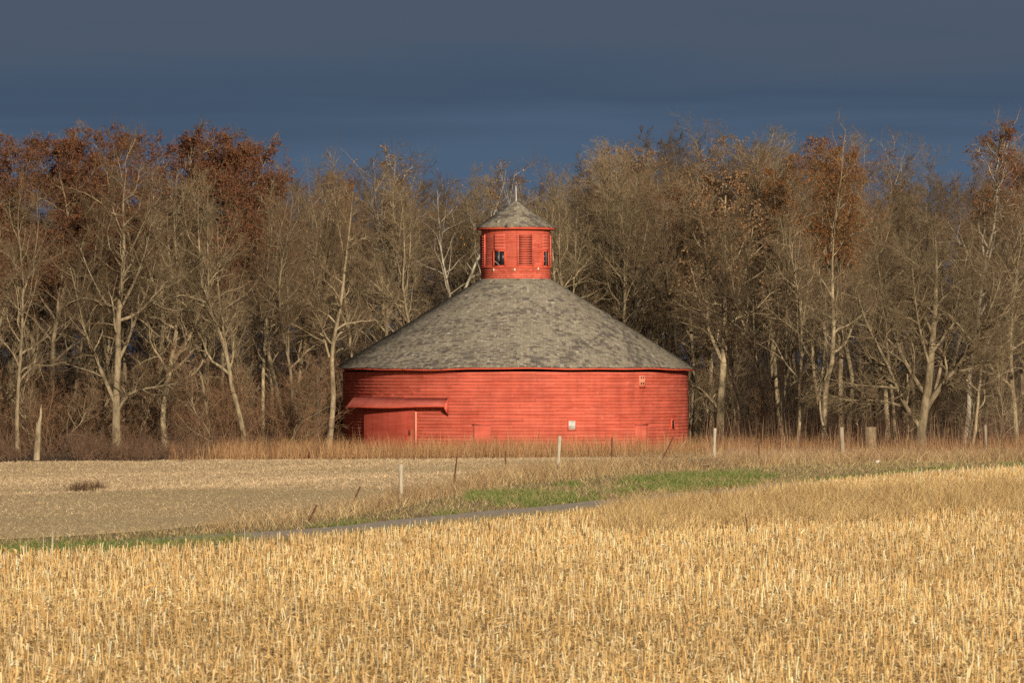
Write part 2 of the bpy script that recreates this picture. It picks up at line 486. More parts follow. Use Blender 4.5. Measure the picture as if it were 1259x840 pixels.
def lap_wall(bag, r, z0, z1, course, th0, th1, rng, col, proud=0.008, seglen=3.2, nseg=5, jit=0.055):
    """lapped boards bent round a drum, each board its own tint and set"""
    n = int(round((z1 - z0) / course)); c = (z1 - z0) / n
    for k in range(n):
        th = th0 - rng.uniform(0, seglen / r)
        while th < th1:
            w = rng.uniform(0.55, 1.3) * seglen / r
            a0, a1 = max(th, th0), min(th + w, th1)
            th += w
            if a1 - a0 < 1e-4:
                continue
            gap = 0.004 / r
            a = np.linspace(a0 + gap, a1 - gap, nseg)
            o = rng.normal(0, 0.002); dz = rng.normal(0, 0.005)
            zb, zt = z0 + k * c + dz, z0 + (k + 1) * c + dz + 0.022
            rows = [pol(a, r - 0.03, zb), pol(a, r + proud + o, zb), pol(a, r - 0.006 + o * 0.4, zt)]
            Vv = np.concatenate(rows)
            ii = np.arange(3 * nseg).reshape(3, nseg)
            Qq = np.concatenate([np.stack([ii[j, :-1], ii[j, 1:], ii[j + 1, 1:], ii[j + 1, :-1]], -1) for j in range(2)])
            bag.add(Vv, Qq, col * (1 + rng.normal(0, jit)))

# wall, one part: boards on a dark core
bw = Bag()
lap_wall(bw, RW, 0.0, 4.00, 0.165, -math.pi, math.pi, rb, RED, 0.007, 2.2, 4, 0.045)
a = np.linspace(-math.pi, math.pi, 97)
Vc = np.concatenate([pol(a, RW - 0.035, -0.1), pol(a, RW - 0.035, 4.2)])
ii = np.arange(194).reshape(2, 97)
bw.add(Vc, np.stack([ii[0, :-1], ii[0, 1:], ii[1, 1:], ii[1, :-1]], -1), RED * 0.5, 1)
bw.build('wall', [M['siding'], M['dark_inside']], barn)

def eave_wave(th):
    return 0.030 * np.sin(3.0 * th + 0.9) + 0.022 * np.sin(7 * th + 2.0) + 0.012 * np.sin(17 * th)

def shingle_cone(r0, z0, r1, z1, expo, wid, rng, wave, cols, probs, thick=0.016):
    """courses of single shingles on a cone; some curled, slipped or gone"""
    bag = Bag()
    sl = math.hypot(r0 - r1, z1 - z0)
    n = int(sl / expo)
    Vs, Cs = [], []
    for k in range(n):
        t = k / n
        f = lambda tt: (r0 + (r1 - r0) * tt, z0 + (z1 - z0) * tt)
        tl = (expo * 1.75) / sl
        rr = r0 + (r1 - r0) * t
        m = max(12, int(2 * math.pi * rr / wid))
        e = np.sort(rng.uniform(0, 1, m) * 0.55 + np.arange(m)) / m * 2 * math.pi
        a0 = e; a1 = np.append(e[1:], e[0] + 2 * math.pi)
        slip = rng.normal(0, 0.10, m) * expo / sl
        slip[rng.random(m) < 0.02] += 0.3 * expo / sl
        lift = np.abs(rng.normal(0, 0.008, m)) + thick + 0.008
        gone = rng.random(m) < 0.012
        lift[gone] = -0.004
        gap = 0.004 / rr
        tb, tt = t - slip, np.minimum(t + tl, 1.0)
        wv = wave(a0) * (1 - t)
        def P(aa, tq, h):
            r = r0 + (r1 - r0) * tq; z = z0 + (z1 - z0) * tq
            nx = (z1 - z0) / sl; nz = (r0 - r1) / sl
            return pol(aa, r + nx * h, z + nz * h + wv)
        sk = rng.normal(0, 0.004, m)
        P0 = P(a0 + gap, tb, lift); P1 = P(a1 - gap, tb, lift + sk)
        P2 = P(a1 - gap, tt, 0.002); P3 = P(a0 + gap, tt, 0.002)
        B0 = P(a0 + gap, tb, lift - thick - 0.008); B1 = P(a1 - gap, tb, lift - thick - 0.008)
        Vs.append(np.stack([P0, P1, P2, P3, B0, B1], 1))
        pn = np.array(probs) / sum(probs)
        c = pick(rng, cols[:3], m, 0.085, pn[:3] / pn[:3].sum())
        am = (a0 + a1) / 2
        worn = vnoise(am * rr * 1.5 + t * sl * 0.7, t * sl * 1.1, 0.26) * (0.45 + 0.75 * vnoise(am * rr + 31, t * sl + 7, 1.8))
        c[worn + rng.normal(0, 0.05, m) > 0.56] *= np.array([0.60, 0.59, 0.66])
        c[rng.random(m) < pn[-1] * 0.5] *= 1.35
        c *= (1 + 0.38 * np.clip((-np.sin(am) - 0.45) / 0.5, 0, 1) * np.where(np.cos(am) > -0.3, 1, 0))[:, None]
        c[gone] = np.array([0.035, 0.032, 0.035])
        Cs.append(np.repeat(c[:, None], 6, 1))
    Vs = np.concatenate(Vs); Cs = np.concatenate(Cs)
    i6 = np.arange(len(Vs) * 6).reshape(-1, 6)
    Q = np.concatenate([i6[:, [0, 1, 2, 3]], i6[:, [4, 5, 1, 0]]])
    bag.add(Vs.reshape(-1, 3), Q, Cs.reshape(-1, 3))
    # deck under the shingles
    a = np.linspace(-math.pi, math.pi, 129)
    Vd = np.concatenate([pol(a, r0 - 0.02, z0 - 0.03 + wave(a)), pol(a, r1, z1 - 0.03)])
    ii = np.arange(258).reshape(2, 129)
    bag.add(Vd, np.stack([ii[0, :-1], ii[0, 1:], ii[1, 1:], ii[1, :-1]], -1), (0.05, 0.045, 0.04))
    return bag

SH_COL = [(0.180, 0.158, 0.120), (0.155, 0.136, 0.104), (0.205, 0.184, 0.144), (0.085, 0.08, 0.08), (0.30, 0.28, 0.23)]
SH_P = [0.42, 0.28, 0.16, 0.08, 0.06]
ZE = 4.21
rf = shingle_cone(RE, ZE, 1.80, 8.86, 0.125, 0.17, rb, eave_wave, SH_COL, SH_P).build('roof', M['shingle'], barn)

def ring(name, r, z0, z1, th, mat, parent, wave=None, n=129, a0=-math.pi, a1=math.pi):
    a = np.linspace(a0, a1, n)
    w = wave(a) if wave else 0 * a
    V = np.concatenate([pol(a, r, z0 + w), pol(a, r, z1 + w), pol(a, r - th, z1 + w), pol(a, r - th, z0 + w)])
    ii = np.arange(4 * n).reshape(4, n)
    Q = np.concatenate([np.stack([ii[j, :-1], ii[j, 1:], ii[(j + 1) % 4, 1:], ii[(j + 1) % 4, :-1]], -1) for j in range(4)])
    return mesh_np(name, V, Q, mat, parent)
ring('eave_trim', RE - 0.03, ZE - 0.095, ZE - 0.012, 0.03, M['trim'], rf, eave_wave)
# soffit
a = np.linspace(-math.pi, math.pi, 129)
V = np.concatenate([pol(a, RE - 0.06, ZE - 0.05 + eave_wave(a)), pol(a, RW - 0.05, ZE + 0.0)])
ii = np.arange(258).reshape(2, 129)
mesh_np('soffit', V, np.stack([ii[0, :-1], ii[0, 1:], ii[1, 1:], ii[1, :-1]], -1), M['bark_dark'], rf)

def thd(px, r):
    return math.asin(max(-0.999, min(0.999, atd(px, 250 - r * 0.55) - BX and (px - 634) * 0.0424 / r)))

# sliding door: vertical boards on the curve, standing proud of the wall
bd = Bag()
t0, t1 = R(-58.4), R(-34.2)
arc_board(bd, t0, t1, RW + 0.05, RW + 0.10, 0.12, 2.2, 30, RED_DOOR * 0.6)
nb = 30
for k in range(nb):      # vertical boards, each a shade of its own
    a0 = t0 + (t1 - t0) * k / nb; a1 = t0 + (t1 - t0) * (k + 1) / nb
    bd.add(np.concatenate([pol([a0, a1], RW + 0.112, 0.12), pol([a1, a0], RW + 0.112, 2.2)]), [[0, 1, 2, 3]], RED_DOOR * (1 + rb.normal(0, 0.035)))
arc_board(bd, t0, t1, RW + 0.10, RW + 0.109, 0.115, 2.205, 30, RED_DOOR)
door = bd.build('sliding_door', M['siding'], barn)
be = Bag()
P = np.concatenate([pol([t1, t1 + 0.012], RW + 0.02, 0.1), pol([t1 + 0.012, t1], RW + 0.13, 0.1)]); Pt = P.copy(); Pt[:, 2] = 2.0
be.hexa(np.concatenate([P, Pt]), (0.5, 0.2, 0.12))
be.build('edge_trim', M['board_pink'], door)
bh = Bag()
bh.box(pol(t1 - 0.03, RW + 0.15, 0.95), (0.05, 0.05, 0.28), rotz(t1))
bh.build('handle', M['rust'], door)

# curved pent hood over the door
hood = Bag()
h0, h1 = R(-67.5), R(-22.5)
aa = np.linspace(h0, h1, 40)
sag = 0.05 * np.sin((aa - h0) / (h1 - h0) * 9) * 0.4 + np.linspace(-0.05, 0.04, 40)
ztop, zf = 2.70, 2.28
prof = [pol(aa, RW + 0.02, ztop), pol(aa, RW + 0.42, zf + sag), pol(aa, RW + 0.43, zf - 0.02 + sag), pol(aa, RW + 0.40, zf - 0.035 + sag), pol(aa, RW + 0.02, ztop - 0.06)]
ii = np.arange(5 * 40).reshape(5, 40)
Q = np.concatenate([np.stack([ii[j, :-1], ii[j, 1:], ii[(j + 1) % 5, 1:], ii[(j + 1) % 5, :-1]], -1) for j in range(5)])
hood.add(np.concatenate(prof), Q, np.array([0.47, 0.115, 0.085]))
# thin plank edges on the hood boards
hd = hood.build('hood', M['siding'], barn)
fa = Bag()
P = np.concatenate([pol(aa, RW + 0.445, zf - 0.10 + sag), pol(aa, RW + 0.445, zf - 0.022 + sag), pol(aa, RW + 0.415, zf - 0.022 + sag), pol(aa, RW + 0.415, zf - 0.10 + sag)])
ii = np.arange(160).reshape(4, 40)
fa.add(P, np.concatenate([np.stack([ii[j, :-1], ii[j, 1:], ii[(j + 1) % 4, 1:], ii[(j + 1) % 4, :-1]], -1) for j in range(4)]))
fa.build('fascia', M['trim'], hd)
ck = Bag()       # end cheek at the right: a triangle from the wall to the lip, its foot back on the wall
P = np.array([pol(h1, RW + 0.02, 1.78), pol(h1, RW + 0.43, 2.16), pol(h1, RW + 0.43, 2.33), pol(h1, RW + 0.02, 2.72)])
P2 = np.array([pol(h1 + 0.006, RW + 0.02, 1.78), pol(h1 + 0.006, RW + 0.43, 2.16), pol(h1 + 0.006, RW + 0.43, 2.33), pol(h1 + 0.006, RW + 0.02, 2.72)])
ck.hexa(np.concatenate([P, P2]), RED)
ck.build('cheek', M['siding'], hd)
def strut(bag, p, q, w, col=None):
    p, q = np.asarray(p, float), np.asarray(q, float)
    V, Qq = tubes(np.stack([p, q])[None], np.full((1, 2), w), 4)
    bag.add(V, Qq, col)
bk = Bag(); strut(bk, pol(R(-68.5), RW + 0.38, 2.14), pol(R(-66.8), RW + 0.03, 1.74), 0.035)
bk.build('bracket', M['trim'], hd)

def panel(name, px0, px1, v0, v1, mat, parent, proud=0.04, col=RED, zoff=0.0, nb=None, r=RW):
    """flat hatch or pane let into the curved wall"""
    a0 = math.asin((px0 - 634) * 0.0424 / r); a1 = math.asin((px1 - 634) * 0.0424 / r)
    dd = 250 - r * math.cos((a0 + a1) / 2)
    z0, z1 = zat(v1, dd) + zoff, zat(v0, dd) + zoff
    b = Bag()
    n = nb or 1
    arc_board(b, a0, a1, r - 0.02, r + proud, z0, z1, 8, col)
    return b.build(name, mat, parent), (a0, a1, z0, z1)

def frame(parent, a0, a1, z0, z1, w, r, mat, proud=0.06, bars=(0, 0), bw_=0.03, skip=()):
    b = Bag()
    da = w / r
    def bar(p0, p1, q0, q1, pr=proud):
        P = np.concatenate([pol([p0, p1], r - 0.02, q0), pol([p1, p0], r + pr, q0)]); Pt = P.copy(); Pt[:, 2] = q1
        b.hexa(np.concatenate([P, Pt]))
    bar(a0 - da, a0, z0 - w, z1 + w); bar(a1, a1 + da, z0 - w, z1 + w)
    bar(a0 - 0.0002, a1 + 0.0002, z1, z1 + w, proud + 0.003); bar(a0 - 0.0002, a1 + 0.0002, z0 - w, z0, proud + 0.003)
    f = b.build('frame', mat, parent)
    if bars[0] or bars[1]:
        b = Bag()
        hw = bw_ / 2
        for k in range(bars[0]):
            am = a0 + (a1 - a0) * (k + 1) / (bars[0] + 1)
            bar(am - hw / r, am + hw / r, z0 + (0.32 * (z1 - z0) if 'lowbar' in skip else 0), z1, proud - 0.025)
        for k in range(bars[1]):
            zm = z0 + (z1 - z0) * (k + 1) / (bars[1] + 1)
            if k == 0 and 'lowrail' in skip:
                continue
            bar(a0, a1, zm - hw, zm + hw, proud - 0.022)
        b.build('sash', M['frame_pale'], parent)
    return f

hatch, g = panel('small_door', 583.5, 604, 523, 551, M['siding'], barn, 0.012, RED * 0.86, nb=1)
hatch['label'] = 'low board hatch set low between the sliding door and the small window'
b = Bag(); P = np.concatenate([pol([g[0] - 0.004, g[1] + 0.004], RW - 0.02, g[3]), pol([g[1] + 0.004, g[0] - 0.004], RW + 0.075, g[3])]); Pt = P.copy(); Pt[:, 2] += 0.05
b.hexa(np.concatenate([P, Pt]), RED * 0.8); b.build('drip_board', M['siding'], hatch)
hatch2, g = panel('small_door', 777.5, 791.5, 523, 551, M['siding'], barn, 0.012, RED * 0.86, nb=1)
hatch2['label'] = 'low board hatch under the pale four-hole board'
b = Bag(); P = np.concatenate([pol([g[0] - 0.004, g[1] + 0.004], RW - 0.02, g[3]), pol([g[1] + 0.004, g[0] - 0.004], RW + 0.075, g[3])]); Pt = P.copy(); Pt[:, 2] += 0.06
b.hexa(np.concatenate([P, Pt]), RED * 0.7); b.build('drip_board', M['siding'], hatch2)
win, g = panel('wall_window', 696.5, 704.5, 517.5, 528.5, M['glass_pale'], barn, 0.03)
win['label'] = 'small square pale grey window pane'
frame(win, *g, 0.05, RW, M['trim'], 0.05)
win, g = panel('wall_window', 822.2, 825.3, 517, 528, M['glass_dark'], barn, 0.03)
win['label'] = 'narrow dark window slit near the right edge'
frame(win, *g, 0.045, RW, M['trim'], 0.05)
# pale board with four dark marks in two rows of two
brd, g = panel('four_hole_board', 782, 788.5, 462, 475.3, M['board_pink'], barn, 0.045)
b = Bag()
for (pu, pv) in ((0.25, 0.80), (0.68, 0.80), (0.25, 0.27), (0.68, 0.27)):
    am = g[0] + (g[1] - g[0]) * pu; zm = g[2] + (g[3] - g[2]) * pv
    b = Bag(); b.box(pol(am, RW + 0.045, zm), (0.075, 0.02, 0.085), rotz(am)); b.build('pigeon_hole', M['dark_inside'], brd)
b = Bag(); b.box(pol((g[0] + g[1]) / 2, RW + 0.06, g[2] - 0.035), (0.40, 0.10, 0.04), rotz((g[0] + g[1]) / 2))
b.build('ledge', M['trim'], brd)

# cupola
cup = Bag()
CR = 1.80
ZC0, ZC1, ZBELT = 8.80, 11.62, 9.46
lap_wall(cup, CR, ZBELT, ZC1, 0.11, -math.pi, math.pi, rb, RED * 0.98, 0.006, 0.7, 5, 0.05)
# shingled skirt below the belt
for k in range(6):
    z0 = ZC0 + k * 0.11
    m = 62
    e = np.linspace(0, 2 * math.pi, m + 1) + rb.uniform(0, 0.1)
    for j in range(m):
        o = abs(rb.normal(0, 0.006))
        P = np.array([pol(e[j] + 0.001, CR + 0.03 + o, z0), pol(e[j + 1] - 0.001, CR + 0.03 + o, z0), pol(e[j + 1] - 0.001, CR + 0.008, z0 + 0.118), pol(e[j] + 0.001, CR + 0.008, z0 + 0.118),
                      pol(e[j] + 0.001, CR - 0.02, z0), pol(e[j + 1] - 0.001, CR - 0.02, z0)])
        cup.add(P, [[0, 1, 2, 3], [4, 5, 1, 0]], RED * (1 + rb.normal(0, 0.09)))
a = np.linspace(-math.pi, math.pi, 65)
Vc = np.concatenate([pol(a, CR - 0.03, ZC0 - 0.2), pol(a, CR - 0.03, ZC1 + 0.05)])
ii = np.arange(130).reshape(2, 65)
cup.add(Vc, np.stack([ii[0, :-1], ii[0, 1:], ii[1, 1:], ii[1, :-1]], -1), RED * 0.5, 1)
cupola = cup.build('cupola', [M['siding'], M['dark_inside']], barn)
ring('belt_ledge', CR + 0.07, ZBELT - 0.035, ZBELT + 0.02, 0.09, M['trim'], cupola, None, 65)
ring('frieze', CR + 0.03, ZC1 - 0.22, ZC1 + 0.02, 0.04, M['trim'], cupola, None, 65)
ang = lambda px: math.asin((px - 634.5) * 0.0424 / CR)
zc = lambda v: zat(v, 248.4)
# louvred vents
for c in (16.4, -75.0, 107, -163):
    lb = Bag(); cm = R(c); hw = 0.36 / CR
    z0, z1 = zc(326.5), zc(288.5)
    ns = 13
    for k in range(ns):
        zz = z0 + (z1 - z0) * (k + 0.1) / ns
        P = np.concatenate([pol([cm - hw, cm + hw], CR + 0.075, zz), pol([cm + hw, cm - hw], CR + 0.035, zz + 0.07)])
        Pt = P.copy(); Pt[:, 2] += 0.024
        lb.hexa(np.concatenate([P, Pt]), RED * 0.9)
    for s in (-1, 1):
        P = np.concatenate([pol([cm + s * hw, cm + s * (hw + 0.045)], CR - 0.02, z0 - 0.03), pol([cm + s * (hw + 0.045), cm + s * hw], CR + 0.055, z0 - 0.03)])
        Pt = P.copy(); Pt[:, 2] = z1 + 0.03
        lb.hexa(np.concatenate([P, Pt]), RED)
    P = np.concatenate([pol([cm - hw, cm + hw], CR + 0.004, z0), pol([cm + hw, cm - hw], CR + 0.022, z0)]); Pt = P.copy(); Pt[:, 2] = z1
    lb.hexa(np.concatenate([P, Pt]), RED, 1)
    v = lb.build('louver_vent', [M['siding'], M['dark_inside']], cupola)
# sash windows between them
for c, hwm, broken in ((-28.0, 0.285, True), (59.5, 0.235, False), (151.0, 0.285, False), (-118.0, 0.285, False)):
    cm = R(c); hw = hwm / CR
    z0, z1 = zc(326.3), zc(309.0)
    b = Bag(); P = np.concatenate([pol([cm - hw, cm, cm, cm - hw], [CR - .02, CR - .02, CR + .035, CR + .035], z0)[[0, 1]], pol([cm, cm - hw], CR + 0.035, z0)]); Pt = P.copy(); Pt[:, 2] = z1
    b.hexa(np.concatenate([P, Pt]))
    P = np.concatenate([pol([cm, cm + hw], CR - 0.02, z0), pol([cm + hw, cm], CR + 0.035, z0)]); Pt = P.copy(); Pt[:, 2] = z1
    b.hexa(np.concatenate([P, Pt]))
    w_ = b.build('cupola_window', M['glass_dark'], cupola)
    frame(w_, cm - hw, cm + hw, z0, z1, 0.07, CR, M['trim'], 0.065, (1, 2), 0.026, ('lowbar', 'lowrail') if broken else ())
    if broken:
        w_['label'] = 'cupola window with broken lower sash and a loose slanted bar'
        b = Bag(); strut(b, pol(cm - hw * 0.9, CR + 0.045, z0 + 0.23), pol(cm + hw * 0.1, CR + 0.045, z0 + 0.02), 0.016)
        b.build('loose_bar', M['frame_pale'], w_)
    # boarded upper panel
    b = Bag()
    for k in range(5):
        q0 = z1 + 0.09 + k * 0.165
        tint = RED * (0.97 + rb.normal(0, 0.05))
        arc_board(b, cm - hw - 0.02, cm + hw + 0.02, CR - 0.01, CR + 0.026, q0, q0 + 0.158, 8, tint, 0, 0.012)
    b.build('boarded_panel', M['siding'], cupola)
for px, dz in ((608, 0.0), (633.2, 0.0), (661.5, 0.05)):
    b = Bag(); am = ang(px); b.box(pol(am, CR + 0.045, zc(331.6) + dz), (0.09, 0.05, 0.13), rotz(am)); b.build('bare_block', M['bare_wood'], cupola)
CE = 2.07
ZCE = zc(279.2)
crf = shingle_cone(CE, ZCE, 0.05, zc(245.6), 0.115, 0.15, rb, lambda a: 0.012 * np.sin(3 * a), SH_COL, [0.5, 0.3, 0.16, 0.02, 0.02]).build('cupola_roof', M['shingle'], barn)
ring('eave_trim', CE - 0.02, ZCE - 0.10, ZCE - 0.01, 0.03, M['trim'], crf, None, 65)
V = np.concatenate([pol(a, CE - 0.05, ZCE - 0.06), pol(a, CR - 0.05, ZCE - 0.0)])
ii = np.arange(130).reshape(2, 65)
mesh_np('soffit', V, np.stack([ii[0, :-1], ii[0, 1:], ii[1, 1:], ii[1, :-1]], -1), M['bark_dark'], crf)
V, Q = tubes(np.array([[[0.02, 0, 12.85], [0.03, 0, 13.1], [0.01, 0, 13.72]]]), np.array([[0.05, 0.035, 0.022]]), 8)
mesh_np('finial_rod', V, Q, M['glass_pale'], barn)

# ------------------------------------------------------------------ trees
def children(P, Rd, L, n, t0, t1, ang, ang_s, ratio, taper, rr, K, wob, trop, rng, tip_r, r_min=0.0, len_mid=None):
    """a generation of branches on polylines P (M,K0,3)"""
    M0, K0, _ = P.shape
    idx = np.repeat(np.arange(M0), n)
    k = np.tile(np.arange(n), M0)
    t = t0 + (t1 - t0) * (k + rng.uniform(0.1, 0.9, len(k))) / n
    f = t * (K0 - 1)
    i0 = np.minimum(f.astype(int), K0 - 2); w = (f - i0)[:, None]
    pos = P[idx, i0] * (1 - w) + P[idx, i0 + 1] * w
    tan = norm(P[idx, i0 + 1] - P[idx, i0])
    rad = Rd[idx, i0] * (1 - w[:, 0]) + Rd[idx, i0 + 1] * w[:, 0]
    az = k * 2.39996 + rng.uniform(0, 6.28, M0)[idx] + rng.normal(0, 0.5, len(k))
    ref = np.where(np.abs(tan[:, 2:3]) < 0.9, np.array([[0, 0, 1.0]]), np.array([[1.0, 0, 0]]))
    u = norm(np.cross(tan, ref)); v = np.cross(tan, u)
    pr = np.cos(az)[:, None] * u + np.sin(az)[:, None] * v
    an = np.abs(rng.normal(ang, ang_s, len(k)))[:, None]
    d = norm(tan * np.cos(an) + pr * np.sin(an))
    tt = (t - t0) / max(t1 - t0, 1e-6)
    ln = L[idx] * ratio * (1 - taper * tt) * rng.uniform(0.65, 1.25, len(k))
    r0 = np.maximum(np.minimum(rad * rng.uniform(rr * 0.7, rr * 1.25, len(k)), rad * 0.95), r_min)
    out = np.empty((len(k), K, 3)); out[:, 0] = pos
    st = (ln / (K - 1))[:, None]
    for j in range(1, K):
        d = norm(d + rng.normal(0, wob, d.shape) + np.array([0, 0, trop]))
        out[:, j] = out[:, j - 1] + d * st
    s = np.linspace(0, 1, K)[None]
    rad_o = r0[:, None] * (1 - s) + np.maximum(tip_r, r0[:, None] * 0.12) * s
    return out, rad_o, ln

def resample(pts, K):
    pts = np.asarray(pts, float)
    s = np.concatenate([[0], np.cumsum(np.linalg.norm(np.diff(pts, axis=0), axis=1))])
    q = np.linspace(0, s[-1], K)
    # smooth by Catmull-like interpolation
    out = np.stack([np.interp(q, s, pts[:, i]) for i in range(3)], -1)
    for _ in range(2):
        out[1:-1] = 0.25 * out[:-2] + 0.5 * out[1:-1] + 0.25 * out[2:]
    return out

def grow(seed, H, r0, trunk=None, limbs=(), t_first=0.22, n1=20, ang1=0.85, len1=0.34, trop1=0.055, fork=2, n2=9, n3=8, n4=6,
         twig=0.0056, twist=0.095, taper1=0.55, leaf=None, sides=8, wob1=0.19, ang2=0.8, K4=3, deep=False):
    rng = np.random.default_rng(seed)
    K = 18
    if trunk is None:
        d = np.array([rng.normal(0, 0.05), rng.normal(0, 0.05), 1.0]); p = np.zeros(3); pts = [p]
        for j in range(1, K):
            d = norm(d + np.append(rng.normal(0, twist, 2), 0) + np.array([0, 0, 0.12]) - 0.05 * np.array([p[0], p[1], 0]) / H)
            p = p + d * H / (K - 1); pts.append(p)
        P0 = np.array(pts)
    else:
        P0 = resample(trunk, K)
    P0[0, 2] = -0.25
    r0 = r0 * 0.86
    s = np.linspace(0, 1, K)
    R0 = r0 * (1 - s) ** 0.85 + 0.012
    R0[0] *= 1.45; R0[1] *= 1.06
    P0 = P0[None]; R0 = R0[None]; L0 = np.array([H])
    tr_V, tr_Q = tubes(P0, R0, sides + 2)
    TV, TQ = [tr_V], [tr_Q]
    off = len(tr_V)
    # limbs
    parts = []
    if n1:
        parts.append(children(P0, R0, L0, n1, t_first, 0.98, ang1, 0.16, len1, taper1, 0.62, 10, wob1, trop1, rng, 0.009))
    for _ in range(fork):
        t = rng.uniform(0.3, 0.6)
        parts.append(children(P0, R0, L0, 1, t, t + 0.02, 0.38, 0.08, 0.45, 0, 0.8, 10, 0.07, 0.10, rng, 0.008))
    for lm in limbs:
        pts, ra = lm
        q = resample(pts, 10)
        ln = np.linalg.norm(np.diff(q, axis=0), axis=1).sum()
        parts.append((q[None], np.linspace(ra, ra * 0.18, 10)[None], np.array([ln])))
    P1 = np.concatenate([p[0] for p in parts]); R1 = np.concatenate([p[1] for p in parts]); L1 = np.concatenate([p[2] for p in parts])
    v, q = tubes(P1, R1, 6); TV.append(v); TQ.append(q + off)
    nl = len(limbs) + fork
    # secondary branches grow on limbs; long limbs get more
    P2, R2, L2 = children(P1, R1, L1, n2, 0.15, 1.0, ang2, 0.25, 0.46, 0.45, 0.55, 6, 0.2, 0.05, rng, 0.005, 0.014)
    if nl:
        e = children(P1[-nl:], R1[-nl:], L1[-nl:], 8, 0.15, 0.9, ang2, 0.25, 0.42, 0.4, 0.6, 6, 0.2, 0.05, rng, 0.005, 0.014)
        P2, R2, L2 = np.concatenate([P2, e[0]]), np.concatenate([R2, e[1]]), np.concatenate([L2, e[2]])
    CV, CQ = [], []; off = 0
    def put(P, Rr, sd):
        nonlocal off
        v, q = tubes(P, Rr, sd); CV.append(v); CQ.append(q + off); off += len(v)
    v, q = tubes(P2, R2, 4); TQ.append(q + sum(len(k_) for k_ in TV)); TV.append(v)
    P3, R3, L3 = children(P2, R2, L2, n3, 0.1, 1.0, 0.75, 0.25, 0.48, 0.35, 0.6, 4, 0.2, 0.04, rng, 0.004, twig * 1.25)
    # epicormic shoots straight on the trunk
    put(P3, R3, 3)
    P4 = None
    if n4:
        P4, R4, L4 = children(P3, R3, L3, n4, 0.1, 1.0, 0.7, 0.25, 0.6, 0.3, 0.7, K4, 0.18, 0.04, rng, twig * 0.35, twig * 0.85)
        put(P4, R4, 3)
    res = dict(TV=np.concatenate(TV), TQ=np.concatenate(TQ), CV=np.concatenate(CV), CQ=np.concatenate(CQ), H=H)
    if leaf:
        src = P4 if P4 is not None else P3
        E = src[:, 1:].reshape(-1, 3)
        zrel = E[:, 2] / H
        pk = np.clip((zrel - leaf['z0']) / 0.12, 0, 1) * (0.5 + vnoise(E[:, 0] * 3 + E[:, 2] * 2, E[:, 1] * 3 + E[:, 2], 3.0))
        pk = pk * (E[:, 2] < np.percentile(E[:, 2], 98.5))
        c = rng.choice(len(E), leaf['n'], p=pk / pk.sum())
        b = E[c] + rng.normal(0, 0.06, (leaf['n'], 3))
        d = norm(rng.normal(0, 1, (leaf['n'], 3)) + np.array([0, 0, -0.5]))
        sz = rng.uniform(0.7, 1.3, leaf['n']) * leaf['s']
        u = norm(np.cross(d, rng.normal(0, 1, d.shape)))
        w = np.cross(d, u) * 0.15
        V = np.stack([b - u * 0 , b + d * sz[:, None] * .5 + u * sz[:, None] * .38 + w * sz[:, None], b + d * sz[:, None], b + d * sz[:, None] * .5 - u * sz[:, None] * .38 + w * sz[:, None]], 1)
        res['LV'] = V.reshape(-1, 3)
        res['LQ'] = np.arange(leaf['n'] * 4).reshape(-1, 4)
        res['LC'] = np.repeat(pick(rng, leaf['c'], leaf['n'], 0.2), 4, 0)
    return res

class Tree:
    """mesh data of one kind: shared by the copies"""
    def __init__(s, g, bark, twig):
        s.g, s.bark, s.twig = g, bark, twig
        s.H = float(np.percentile(g['CV'][:, 2], 99.8))
        s.meshes = None
    def place(s, name, x, y, height, rot, label, group=None, wide=1.0, cat='tree'):
        e = empty(name, (x, y, float(ground_z(x, y))))
        k = height / s.H
        e.scale = (k * wide, k * wide, k)
        e.rotation_euler = (0, 0, rot)
        tag(e, label, cat, group)
        if s.meshes is None:
            t = mesh_np('trunk', s.g['TV'], s.g['TQ'], M[s.bark], e, smooth=True)
            c = mesh_np('crown', s.g['CV'], s.g['CQ'], M[s.twig], e, smooth=True)
            s.meshes = [t, c]
            if 'LV' in s.g:
                s.meshes.append(mesh_np('foliage', s.g['LV'], s.g['LQ'], M['leaf'], e, col=s.g['LC']))
        else:
            for m in s.meshes:
                c = m.copy()
                COL.objects.link(c)
                c.parent = e
        return e

RUSSET = [(0.14, 0.057, 0.030), (0.175, 0.072, 0.034), (0.10, 0.044, 0.028), (0.20, 0.092, 0.042)]
ORANGE = [(0.28, 0.115, 0.035), (0.22, 0.085, 0.03), (0.33, 0.155, 0.04), (0.17, 0.07, 0.03)]
TANL = [(0.26, 0.15, 0.075), (0.21, 0.115, 0.06), (0.29, 0.18, 0.095)]
YEL = [(0.42, 0.24, 0.05), (0.36, 0.17, 0.05), (0.30, 0.13, 0.05)]
K = {}
K['a'] = Tree(grow(1, 16, 0.20, t_first=0.25), 'bark', 'twig')
K['b'] = Tree(grow(2, 16, 0.19, t_first=0.3, len1=0.30, ang1=0.75), 'bark', 'twig')
K['c'] = Tree(grow(3, 16, 0.22, t_first=0.22, ang1=0.95, fork=3), 'bark', 'twig_pale')
K['d'] = Tree(grow(4, 16, 0.15, t_first=0.3, len1=0.26, ang1=0.75, twist=0.1), 'bark', 'twig')
K['e'] = Tree(grow(5, 16, 0.18, t_first=0.2, ang1=0.85, twist=0.12), 'bark_dark', 'twig')
K['f'] = Tree(grow(6, 16, 0.19, t_first=0.26, fork=3, ang1=0.8, n1=19), 'bark', 'twig_pale')
K['slim'] = Tree(grow(7, 12, 0.10, t_first=0.2, len1=0.28, ang1=0.7, twist=0.13, n1=14, n2=7, n3=6), 'bark', 'twig')
